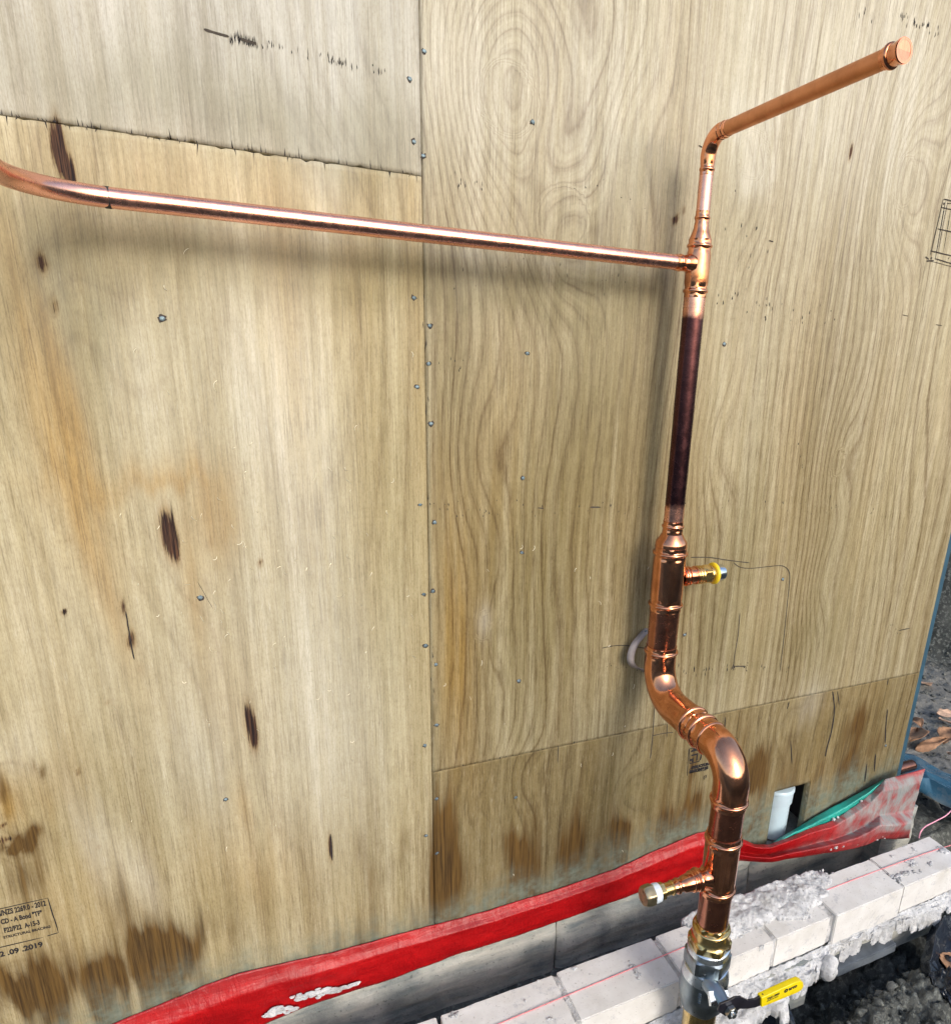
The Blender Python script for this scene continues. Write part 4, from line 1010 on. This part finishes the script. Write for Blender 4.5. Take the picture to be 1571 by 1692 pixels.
# tee 2 (big)
zT0, zT1 = zU(909, RB), zU(1016, RB)
pb = press(RB, 1.05)
path = straight(pb, (XC, YU, zT0), DN) + [((XC, YU, zT0 - .026), RB * 1.07, 0), ((XC, YU, zT1 + .026), RB * 1.07, 0)] + [((XC, YU, zT1 + t), r, h) for t, r, h in reversed(pb)]
sweep(path, M['copper'], 'tee', cp)
def branch(zc_, Y, ax, parts, x0):
    for name, mat, prof in parts:
        sweep(straight(prof, (x0, Y, zc_), ax), M[mat], name, cp, cap1=True, up=(0, 0, 1))
zb2 = zrow(951, XC + .05, YU); x0 = XC + RB * .92; r_ = .0152; KB = 1.18
_br = [
    ('test_outlet', 'copper', [(0, r_ * 1.25, 0), (.004, r_ * 1.02, 0), (.006, r_ * .98, 0)] + bead(.007, r_, r_ * 1.18, .005) + bead(.013, r_ * .98, r_ * 1.14, .004) + [(.018, r_, 0), (.024, r_, 0)] + bead(.025, r_, r_ * 1.1, .003) + [(.030, r_ * .96, 0)]),
    ('brass_nipple', 'brass', [(.028, r_ * 1.0, 0)] + bead(.030, r_, r_ * 1.12, .004) + bead(.035, r_, r_ * 1.1, .004) + [(.040, r_ * 1.08, 1), (.050, r_ * 1.08, 1), (.0505, r_ * 1.0, 0)] + bead(.051, r_, r_ * 1.1, .003) + [(.055, r_, 0), (.060, r_ * .98, 0)]),
    ('sealing_ring', 'yellow_ring', [(.0575, r_ * .9, 0)] + bead(.0575, r_ * 1.05, r_ * 1.32, .0065) + [(.064, r_ * .9, 0)]),
    ('end_plug', 'chrome', [(.062, r_ * .95, 0), (.0625, r_ * 1.05, 0), (.075, r_ * 1.02, 0), (.077, r_ * .95, 0), (.0772, r_ * .6, 0), (.074, r_ * .5, 0)])]
branch(zb2, YU, RT, [(n_, m_, [(t * KB, r, h) for t, r, h in pf]) for n_, m_, pf in _br], x0)
# pipe between tee and bend
zB0 = zU(1075, RB)
sweep([((XC, YU, zT1 + .004), RB, 0), ((XC, YU, zB0 - .004), RB, 0)], M['copper_brown'], 'copper_pipe', cp)
# offset bend: elbow, short coupling, elbow
zhz = atx(1142, 1193, XC)[2]; Rb = .062
path = straight(pb, (XC, YU, zB0), DN) + [((XC, YU, zhz + Rb), RB * 1.07, 0)]
path += [(p, RB * 1.07, 0) for p in arc((XC, YU - Rb, zhz + Rb), Rb, 0, math.pi / 2, (0, 1, 0), (0, 0, -1))][1:]
path += [((XC, -.163 - t, zhz), r, h) for t, r, h in [(0, RB * 1.07, 0), (.003, RB * 1.05, .6), (.012, RB * 1.05, .6)] + bead(.014, RB * 1.07, RB * 1.20, .008) + [(.024, RB * 1.05, .6), (.031, RB * 1.05, .6), (.032, RB * 1.01, 0)]]
sweep(path, M['copper'], 'elbow', cp)
sweep([((XC, -.190, zhz), RB, 0), ((XC, -.199, zhz), RB, 0)], M['copper'], 'copper_pipe', cp)
R2 = .052
zE1 = zL(1348, RB)
path = [((XC, -.1965 - t, zhz), r, h) for t, r, h in [(0, RB * 1.01, 0), (.001, RB * 1.05, .6), (.007, RB * 1.05, .6)] + bead(.008, RB * 1.07, RB * 1.20, .008) + [(.018, RB * 1.05, .6), (.030, RB * 1.05, .6)] + bead(.032, RB * 1.07, RB * 1.15, .007)]
path += [(p, RB * 1.07, 0) for p in arc((XC, YL + R2, zhz - R2), R2, 0, math.pi / 2, (0, 0, 1), (0, -1, 0))][1:]
path += [((XC, YL, zE1 + .024), RB * 1.07, 0)] + [((XC, YL, zE1 + t), r, h) for t, r, h in reversed(pb)]
sweep(path, M['copper'], 'elbow', cp)
# lower riser
zF0, zF1 = zL(1393, RB), zL(1492, RB)
sweep([((XC, YL, zE1 + .004), RB, 0), ((XC, YL, zF0 - .004), RB, 0)], M['copper_brown'], 'copper_pipe', cp)
path = straight(pb, (XC, YL, zF0), DN) + [((XC, YL, zF0 - .026), RB * 1.07, 0), ((XC, YL, zF1 + .026), RB * 1.07, 0)] + [((XC, YL, zF1 + t), r, h) for t, r, h in reversed(pb)]
sweep(path, M['copper'], 'tee', cp)
zb3 = zrow(1448, XC - .02, YL); x0 = XC - RB * .9; r_ = .0150
xt = at(1063, 1472, YL)[0]; Ls = (x0 - xt) / .118
P_ = lambda L: [(t * Ls, r, h) for t, r, h in L]
branch(zb3, YL, LF, [
    ('drain_outlet', 'copper', P_([(0, r_ * 1.3, 0), (.005, r_ * 1.1, 0), (.012, r_ * 1.05, 0)] + bead(.014, r_ * 1.08, r_ * 1.3, .008) + bead(.023, r_ * 1.04, r_ * 1.16, .003) + bead(.027, r_ * 1.02, r_ * 1.15, .004) + [(.033, r_, 0), (.045, r_ * .86, 0), (.048, r_ * .72, 0), (.052, r_ * .70, 0)] + bead(.053, r_ * .70, r_ * .86, .006) + [(.062, r_ * .66, 0), (.066, r_ * .66, 0)])),
    ('brass_nipple', 'brass', P_([(.064, r_ * .60, 0)] + bead(.0645, r_ * .66, r_ * .8, .003) + [(.068, r_ * .66, 0), (.080, r_ * .68, 0), (.082, r_ * .86, .9), (.090, r_ * .86, .9), (.091, r_ * .8, 0)])),
    ('thread_tape', 'tape', P_([(.090, r_ * .8, 0), (.0905, r_ * .98, 0), (.096, r_ * 1.02, 0), (.101, r_ * .98, 0), (.1015, r_ * .8, 0)])),
    ('end_plug', 'brass_dull', P_([(.101, r_ * .9, 0), (.1015, r_ * 1.06, .9), (.110, r_ * 1.06, .9), (.116, r_ * 1.02, .6), (.118, r_ * .92, 0), (.1185, r_ * .55, 0), (.1175, r_ * .5, 0)]))], x0)
zG0 = zL(1541, RB)
sweep([((XC, YL, zF1 + .004), RB, 0), ((XC, YL, zG0 - .004), RB, 0)], M['copper_brown'], 'copper_pipe', cp)
# brass union
zg = lambda py, r: zrow(py, XC, YL - r)
z1, z2, z3, z4 = zg(1553, RB * 1.2), zg(1566, RB * 1.2), zg(1573, RB * 1.25), zg(1582, RB * 1.3)
path = [((XC, YL, zG0), RB * 1.01, 0), ((XC, YL, zG0 - .0005), RB * 1.06, 0), ((XC, YL, zG0 - .003), RB * 1.06, .95), ((XC, YL, zG0 - .008), RB * 1.06, .95)]
path += [((XC, YL, zG0 - t), r, 0) for t, r, _ in bead(.009, RB * 1.08, RB * 1.22, .007)]
path += [((XC, YL, zG0 - .018), RB * 1.10, 0), ((XC, YL, zG0 - .024), RB * 1.12, 0), ((XC, YL, z3 + .004), RB * 1.18, 0), ((XC, YL, z3), RB * 1.28, 0), ((XC, YL, z3 - .001), RB * 1.30, .95), ((XC, YL, z4 - .002), RB * 1.30, .95), ((XC, YL, z4 - .004), RB * 1.2, 0)]
sweep(path, M['brass'], 'brass_union', cp, up=(math.cos(R(20)), math.sin(R(20)), 0))
# ball valve (part) with its sub-parts
RV = .0348
zv0, zv1, zv2, zv3, zv4, zv5, zv6 = z4 - .003, zg(1594, RV), zg(1620, RV * 1.05), zg(1636, RV * 1.12), zg(1661, RV * 1.15), zg(1688, RV * 1.1), zg(1700, RV)
ball = sweep([((XC, YL, zv3 + .0005), RV * 1.175, 0), ((XC, YL, zv3 - .004), RV * 1.19, .0), ((XC, YL, zv4), RV * 1.19, 0), ((XC, YL, zv4 - .003), RV * 1.21, 0), ((XC, YL, zv4 - .006), RV * 1.19, 0), ((XC, YL, zv5 + .008), RV * 1.10, .5), ((XC, YL, zv5), RV * .95, .3), ((XC, YL, zv5 - .004), RV * .8, 0)], M['nickel'], 'ball_valve', cp, up=(math.cos(R(8)), math.sin(R(8)), 0))
sweep([((XC, YL, zv0 + .003), RV * .85, 0), ((XC, YL, zv0), RV * 1.02, 0), ((XC, YL, zv0 - .002), RV * 1.05, 0), ((XC, YL, zv1), RV * 1.05, 0)], M['steel_light'], 'collar', ball, cap0=True)
sweep([((XC, YL, zv2 + .001), RV * .96, 0), ((XC, YL, zv2 - .0005), RV * 1.06, 0), ((XC, YL, (zv2 + zv3) / 2), RV * 1.14, 0), ((XC, YL, zv3 + .001), RV * 1.18, 0), ((XC, YL, zv3), RV * 1.185, 0)], M['steel_light'], 'flange_ring', ball)
sweep([((XC, YL, zv1 + .001), RV * .95, 0), ((XC, YL, zv1 - .001), RV * 1.0, .3), ((XC, YL, zv1 - .004), RV * 1.07, .95), ((XC, YL, zv2 + .004), RV * 1.07, .95), ((XC, YL, zv2 + .001), RV * 1.0, .4), ((XC, YL, zv2), RV * .95, 0)], M['nickel'], 'hex_nut', ball, up=(math.cos(R(24)), math.sin(R(24)), 0))
sweep([((XC, YL, zv5 + .002), RV * .8, 0), ((XC, YL, zv5 - .006), RV * .84, 0), ((XC, YL, zv5 - .02), RV * .84, 0), ((XC, YL, -.62), RV * .80, 0)], M['brass'], 'tail_piece', ball)
# stem, stop plate, lever, nut, grip
pn = at(1206, 1668, -.372); YLv = -.372
zs = pn[2]; xs_c = pn[0] - .002
sweep([((xs_c - .004, YL - .02, zs + .004), .015, 0), ((xs_c - .002, YL - .052, zs + .002), .014, 0), ((xs_c, YLv + .012, zs), .0095, 0), ((xs_c, YLv + .001, zs), .0085, 0)], M['nickel'], 'stem_boss', ball, cap1=True, seg=28)
pq = at(1187, 1650, -.350)
bxv, bxf = box(-.0175, .0175, -.0035, .0035, -.0105, .0105)
Mx = Matrix.Rotation(R(-50), 3, 'X') @ Matrix.Rotation(R(14), 3, 'Y')
mesh_obj('stop_plate', [tuple(Mx @ Vector(v) + Vector(pq)) for v in bxv], bxf, M['chrome'], ball)
# lever outline in the x-z plane at YLv, extruded
lv = [(1186, 1672), (1190, 1660), (1203, 1655), (1214, 1649), (1224, 1648), (1236, 1654), (1248, 1652), (1262, 1644), (1262, 1660), (1250, 1665), (1235, 1668), (1222, 1668), (1212, 1676), (1198, 1680)]
def extrude_px(pts, y0, y1, name, mat, parent, bev=0., Yp=None):
    P = [at(px, py, Yp if Yp is not None else y0) for px, py in pts]; n = len(P)
    V = [(p[0], y0, p[2]) for p in P] + [(p[0], y1, p[2]) for p in P]
    F = [list(range(n)), list(reversed(range(n, 2 * n)))] + [(i, i + n, (i + 1) % n + n, (i + 1) % n) for i in range(n)]
    bm = bmesh.new(); vs = [bm.verts.new(q) for q in V]; [bm.faces.new([vs[i] for i in f]) for f in F]
    bmesh.ops.recalc_face_normals(bm, faces=bm.faces[:])
    if bev: bmesh.ops.bevel(bm, geom=[e for e in bm.edges], offset=bev, segments=3, affect='EDGES', profile=.6, clamp_overlap=True)
    bm.verts.index_update(); v = [tuple(q.co) for q in bm.verts]; f = [[q.index for q in ff.verts] for ff in bm.faces]; bm.free()
    return mesh_obj(name, v, f, mat, parent, smooth=True, sharp=R(30))
lever = extrude_px(lv, YLv, YLv + .0035, 'lever', M['black_metal'], ball, .0008)
grip_px = [(1258, 1665.5), (1258, 1650), (1310, 1626), (1321, 1622), (1327, 1624), (1328, 1630), (1325, 1636), (1318, 1641)]
grip = extrude_px(grip_px, YLv - .0035, YLv + .0075, 'lever_grip', M['yellow'], ball, .0016)
sweep([((xs_c, YLv + .001, zs), .0075, 0), ((xs_c, YLv - .001, zs), .0098, 1), ((xs_c, YLv - .009, zs), .0098, 1), ((xs_c, YLv - .010, zs), .0085, .6), ((xs_c, YLv - .0102, zs), .005, 0), ((xs_c, YLv - .014, zs), .0045, 0)], M['chrome'], 'lever_nut', ball, cap1=True, seg=36)
# lettering on the grip (direction follows the grip's long axis)
g0 = at(1262, 1661, YLv - .0037); g1 = at(1322, 1633, YLv - .0037); ex = (g1 - g0); Lg = np.linalg.norm(ex); ex = ex / Lg; ey = np.array([-ex[2], 0, ex[0]])
yo = np.array([0, -.0002, 0])
def gp(a, b2): return g0 + ex * a * Lg + ey * b2 + yo
text_mesh('TAJO 2000', .0056, gp(.07, .0085), 'grip_lettering', ball, M['ink'], ex, ey, bold=.00035)
text_mesh('DN50 PN25 EN331', .0031, gp(.07, .0042), 'grip_lettering', ball, M['ink'], ex, ey, bold=.00012)
text_mesh('arco', .0098, gp(.665, .0068), 'grip_lettering', ball, M['ink'], ex, ey, bold=.0006)
th = np.linspace(0, 2 * np.pi, 25)[:-1]; cc = gp(.585, .0095)
V = [cc + ex * .0042 * math.cos(t) + ey * .0040 * math.sin(t) for t in th] + [cc - yo * 0 + ex * .0019 * math.cos(t) + ey * .0017 * math.sin(t) for t in th]
mesh_obj('grip_emblem', V, [(i, (i + 1) % 24, 24 + (i + 1) % 24, 24 + i) for i in range(24)], M['ink'], ball)
V = [cc + ex * .0022 * a + ey * b2 * .0006 for a, b2 in ((-1, -1), (1, -1), (1, 1), (-1, 1))]; mesh_obj('grip_emblem', V, [(0, 1, 2, 3)], M['ink'], ball)
# raised marks cast into the valve body
def wrap_text(s, size, z, ang0, rad, name, rot90=False):
    cu = bpy.data.curves.new('t', 'FONT'); cu.body = s; cu.size = size; cu.extrude = .0003; cu.resolution_u = 2
    tmp = bpy.data.objects.new('t', cu); COL.objects.link(tmp); dg = bpy.context.evaluated_depsgraph_get(); me = bpy.data.meshes.new_from_object(tmp.evaluated_get(dg))
    vs = np.array([v.co[:] for v in me.vertices]); fs = [list(p.vertices) for p in me.polygons]
    bpy.data.objects.remove(tmp); bpy.data.curves.remove(cu); bpy.data.meshes.remove(me)
    a, b2 = (-vs[:, 1], vs[:, 0]) if rot90 else (vs[:, 0], vs[:, 1])
    an = ang0 + a / rad; rr = rad + vs[:, 2] + .0003
    V = np.stack([XC + rr * np.sin(an), YL - rr * np.cos(an), z + b2], -1)
    mesh_obj(name, V, fs, M['chrome'], ball)
wrap_text('DN50', .0085, zv4 + .004, R(-42), RV * 1.19, 'cast_mark', True)
wrap_text('2', .009, zv2 + .008, R(-40), RV * 1.02, 'cast_mark', True)
# black blotch of tape on the horizontal run
xk = atz(64, 322, zh2); 
cb = (xb + bendR, YU - bendR); aa = R(6)
bl = [((xb + bendR - .012 + .006 * t, YU, zh2), RH + .0003, 0) for t in (0, 1)]
sweep(bl, M['hair'], 'tape_mark', cp)

# ================================================================== SADDLE CLIP, PVC, STUB, STRING
clip = thing('pipe_clip', 'loose grey metal saddle clip nailed to the plywood left of the copper riser', 'pipe clip', tuple(at(1062, 1075, 0)))
pc = [(1068, 1040), (1063, 1044), (1056, 1052), (1047, 1064), (1041, 1080), (1041, 1092), (1046, 1100), (1053, 1103), (1062, 1106), (1068, 1110)]
Ys = [-.003, -.005, -.014, -.020, -.022, -.022, -.018, -.012, -.006, -.003]
pd = np.array(densify([(a[0], a[1], y) for a, y in zip(pc, Ys)], 5)); V = []; n = len(pd)
for i, q in enumerate(pd):
    p = at(q[0], q[1], q[2]); s_ = math.sin(math.pi * i / (n - 1)); w = .010; dx = .004 + .001 * s_
    a_ = p + np.array([-.0062, 0, 0]); c_ = p + np.array([.0046, -w * .8, 0]); 
    V += [tuple(a_), tuple(c_)]
F = [(2 * i, 2 * i + 1, 2 * i + 3, 2 * i + 2) for i in range(n - 1)]
co = mesh_obj('clip_band', V, F, M['grey_band'], clip, smooth=True); md = co.modifiers.new('t', 'SOLIDIFY'); md.thickness = .0018; md.offset = 0
p = at(1066, 1043, -.006)
sweep([((p[0], -.006, p[2]), .0062, 0), ((p[0], -.0085, p[2]), .0062, 0)], M['grey_band'], 'clip_ear', clip, cap0=True, cap1=True, seg=20)
sweep([((p[0], -.0085, p[2]), .0034, 0), ((p[0], -.010, p[2]), .003, 0)], M['nail'], 'nail_head', clip, cap0=True, cap1=True, seg=14)

pvx = .853; pvy = .048
pv = thing('drain_pipe', 'pale blue capped plastic pipe standing in the cut-out of the plywood', 'pipe', (pvx, pvy, -.39))
zk = zrow(1334, pvx, pvy - .04)
sweep([((pvx, pvy, -.395), .0365, 0), ((pvx, pvy, zk + .002), .0365, 0)], M['pvc'], 'pipe', pv)
sweep([((pvx, pvy, zk - .001), .0366, 0), ((pvx, pvy, zk), .0400, 0), ((pvx, pvy, zk + .030), .0410, 0), ((pvx, pvy, zk + .0315), .0425, 0), ((pvx, pvy, zk + .036), .0425, 0), ((pvx, pvy, zk + .040), .0395, 0), ((pvx, pvy, zk + .042), .03, 0), ((pvx, pvy, zk + .0425), .0005, 0)], M['pvc'], 'cap', pv)
sp = at(1487, 1270, .055); se = at(1508, 1270, .055)
st = thing('pipe_stub', 'short capped stub of dark copper pipe poking out past the wall corner', 'pipe', (sp[0], .055, sp[2] - .0145))
rs = .0150
sweep([((1.15, .055, sp[2]), rs, 0), ((se[0] - .010, .055, sp[2]), rs, 0), ((se[0] - .004, .055, sp[2]), rs * .93, 0), ((se[0] - .0005, .055, sp[2]), rs * .7, 0), ((se[0], .055, sp[2]), rs * .1, 0)], M['copper_brown'], 'capped_end', st, cap1=True)

def tube(pts, r, name, mat, n=6, seg=8):
    P = densify(pts, n); return sweep([(p, r, 0) for p in P], M[mat], name, None, seg=seg, sharp=None)
sy = [(p[0], p[1]) for p in (atz(780, 1712, -.4), atz(1000, 1620, -.4), atz(1230, 1527, -.4), atz(1420, 1452, -.4), atz(1536, 1409, -.4))]
zz = [BRICK_TOP + .0015, BRICK_TOP + .0015, BRICK_TOP + .0035, BRICK_TOP + .0035, BRICK_TOP + .002]
s1 = tube([(a[0], a[1], z) for a, z in zip(sy, zz)] + [tuple(atz(1571, 1397, -.402)), tuple(atz(1640, 1375, -.41))], .0009, 'builders_string', 'string')
tag(s1, "taut red builder's string running along the brick tops", 'string')
s2 = tube([tuple(atz(1518, 1385, -.402)), tuple(atz(1521, 1375, -.385)), tuple(atz(1529, 1366, -.385)), tuple(atz(1548, 1356, -.38)), tuple(atz(1566, 1345, -.38)), tuple(atz(1590, 1318, -.38))], .0016, 'loose_string', 'string_pink')
tag(s2, 'loose pink string end curling up over the black plastic', 'string')

# ================================================================== PLASTIC SHEETS, BOARD, LEAVES
def drape(rows, name, mat, label, amp=.02, nu=90, nv=70, k=9, seed=0, over=True):
    """rows of (px, py, z)"""
    R0 = np.array([[list(atz(a, b2, c)) for a, b2, c in row] for row in rows])
    us = np.linspace(0, R0.shape[0] - 1, nu); vs_ = np.linspace(0, R0.shape[1] - 1, nv); P = np.zeros((nu, nv, 3))
    for i, u in enumerate(us):
        a = min(int(u), R0.shape[0] - 2); f = u - a; f = f * f * (3 - 2 * f); row = R0[a] * (1 - f) + R0[a + 1] * f
        for j, v in enumerate(vs_):
            b2 = min(int(v), R0.shape[1] - 2); g_ = v - b2; P[i, j] = row[b2] * (1 - g_) + row[b2 + 1] * g_
    X, Y = P[..., 0], P[..., 1]
    cr = ridged(X * k + seed + 1.5 * Y, Y * k * .7 + seed, 3)
    P[..., 2] += amp * (cr - .6) + amp * .6 * (fbm(X * k * 2, Y * k * 2 + seed, 3) - .5)
    P[..., 1] += amp * .5 * (fbm(X * k * 1.5 + 7, P[..., 2] * k * 2 + seed, 3) - .5)
    if over: P[..., 2] = np.maximum(P[..., 2], Hground(X, Y) + .006)
    o = mesh_obj(name, P.reshape(-1, 3), grid_faces(nu, nv), M[mat], smooth=True)
    md = o.modifiers.new('t', 'SOLIDIFY'); md.thickness = .0012
    return tag(o, label, 'plastic sheet')
drape([[(1478, 1240, -.40), (1510, 1250, -.40), (1560, 1278, -.40), (1640, 1300, -.40)],
       [(1500, 1285, -.35), (1535, 1285, -.34), (1575, 1305, -.34), (1650, 1330, -.34)],
       [(1518, 1306, -.38), (1545, 1322, -.385), (1580, 1340, -.39), (1660, 1372, -.39)],
       [(1520, 1306, -.44), (1548, 1320, -.45), (1585, 1338, -.45), (1665, 1368, -.45)]], 'sky_sheen_plastic_sheet', 'sky_sheen_plastic', 'crumpled dark plastic sheet with painted blue sky sheen lying past the wall corner', .016, seed=3)
drape([[(1508, 1318, -.46), (1540, 1325, -.47), (1580, 1340, -.47), (1660, 1360, -.47)],
       [(1512, 1350, -.50), (1545, 1355, -.50), (1585, 1365, -.50), (1660, 1385, -.50)],
       [(1512, 1382, -.52), (1545, 1386, -.52), (1590, 1392, -.50), (1665, 1410, -.50)],
       [(1530, 1420, -.58), (1560, 1430, -.58), (1600, 1440, -.56), (1680, 1450, -.56)]], 'black_plastic_sheet', 'black_plastic', 'dark folded plastic in the hollow beyond the end of the bricks', .02, seed=11, over=False)
drape([[(1548, 1512, -0.525), (1532, 1550, -0.545), (1520, 1590, -0.565), (1528, 1632, -0.565), (1560, 1668, -0.565), (1610, 1700, -0.565)],
       [(1562, 1512, -0.505), (1545, 1550, -0.520), (1534, 1590, -0.535), (1542, 1625, -0.540), (1572, 1655, -0.545), (1625, 1690, -0.545)],
       [(1580, 1505, -0.525), (1565, 1550, -0.545), (1556, 1590, -0.565), (1566, 1622, -0.565), (1592, 1645, -0.565), (1640, 1680, -0.565)],
       [(1660, 1500, -0.525), (1660, 1550, -0.535), (1660, 1590, -0.550), (1670, 1620, -0.555), (1680, 1645, -0.565), (1700, 1680, -0.565)]], 'black_plastic_sheet', 'black_plastic', 'dusty black plastic sheet draped over the soil in the lower right corner', .022, seed=21, k=14)
drape([[(1225, 1650, -0.570), (1262, 1655, -0.550), (1285, 1650, -0.535), (1300, 1655, -0.550)],
       [(1225, 1680, -0.590), (1265, 1680, -0.560), (1292, 1672, -0.540), (1310, 1680, -0.560)],
       [(1222, 1730, -0.610), (1270, 1730, -0.570), (1305, 1720, -0.550), (1330, 1730, -0.570)]], 'black_plastic_sheet', 'black_plastic', 'glossy black plastic scrap in the trench below the yellow lever', .016, seed=31, k=14)
b0 = atz(1384, 1603, -.545); b1 = atz(1482, 1560, -.545); ax = (b1 - b0); L = np.linalg.norm(ax); ang = math.atan2(ax[1], ax[0])
bv, bf = box(0, L, 0, .05, -.024, 0); Mz = Matrix.Rotation(ang, 3, 'Z')
bm = bmesh.new(); vs = [bm.verts.new(Mz @ Vector(v) + Vector(b0)) for v in bv]; [bm.faces.new([vs[i] for i in f]) for f in bf]
bmesh.ops.bevel(bm, geom=bm.edges[:], offset=.002, segments=2, affect='EDGES'); bmesh.ops.subdivide_edges(bm, edges=[e for e in bm.edges if e.calc_length() > .02], cuts=8, use_grid_fill=True)
for v in bm.verts: v.co.z += .006 * float(fbm(v.co.x * 40, v.co.y * 40, 3) - .5)
bm.verts.index_update(); bo = mesh_obj('timber_board', [tuple(v.co) for v in bm.verts], [[v.index for v in f.verts] for f in bm.faces], M['board'], smooth=True, sharp=R(40)); bm.free()
tag(bo, 'soil covered dark board edge half buried below the bricks', 'board')

def leaf(px, py, size, rot, label, mat='leaf', curl=.5, asp=.55, seed=0):
    c = None
    # find where the sight line meets the ground
    dd = _ray(px, py); t0 = .6
    for i in range(1400):
        t = t0 + i * .003; q = CPOS + dd * t
        if q[2] < float(Hground(q[0], q[1])): c = q; break
    if c is None: return
    rs_ = np.random.default_rng(seed); n = 14; m = 6; V = []; 
    for i in range(n + 1):
        t = i / n; w = asp * math.sin(math.pi * t ** .8) * (.85 + .3 * rs_.random())
        for j in range(-m, m + 1):
            s_ = j / m; x = (t - .5); y = w * .5 * s_
            z = curl * (abs(s_) ** 1.5 * w * .45 + .18 * math.sin(t * 3.2 + seed)) + .02 * rs_.random() + .05 * math.sin(5 * t + 3 * s_)
            V.append((x, y, z))
    Rz = Matrix.Rotation(rot, 3, 'Z') @ Matrix.Rotation(rs_.uniform(-.35, .35), 3, 'X') @ Matrix.Rotation(rs_.uniform(-.3, .3), 3, 'Y')
    zmin = min(v[2] for v in V)
    V = [tuple(Rz @ Vector((v[0] * size, v[1] * size, (v[2] - zmin) * size)) + Vector(c) + Vector((0, 0, .012))) for v in V]
    o = mesh_obj('dry_leaf', V, grid_faces(n + 1, 2 * m + 1), M[mat], smooth=True)
    md = o.modifiers.new('t', 'SOLIDIFY'); md.thickness = .0008
    tag(o, label, 'leaf', 'dry leaves on the dirt past the wall')
leaf(1529, 1138, .075, .2, 'small pale pink leaf, nearest the seam height beside the blue wall edge', 'leaf_pale', .3, .7, 1)
leaf(1562, 1188, .085, -.3, 'upper of the two leaves cut by the right edge of the view', 'leaf_pale', .5, .5, 2)
leaf(1568, 1202, .085, -.5, 'pale curled leaf just below the upper right-hand leaf', 'leaf_pale', .4, .6, 3)
leaf(1508, 1226, .11, .5, 'large tan leaf touching the blue wall edge above the copper stub', 'leaf', .5, .8, 4)
leaf(1535, 1240, .12, -.1, 'long flat brown leaf stretched between the big leaf and the right edge', 'leaf', .3, .35, 5)
leaf(1566, 1226, .10, .3, 'broad orange brown leaf by the right edge above the plastic with blue sheen', 'leaf', .6, .6, 6)
leaf(1510, 1205, .07, 1.2, 'dark curled leaf standing behind the large tan leaf', 'leaf', .9, .5, 7)
leaf(1570, 1256, .06, .9, 'small light leaf lowest on the dirt at the right edge', 'leaf_pale', .5, .5, 8)
leaf(1568, 1600, .06, .4, 'tan leaf on the black plastic in the lower right corner', 'leaf', .5, .8, 9)
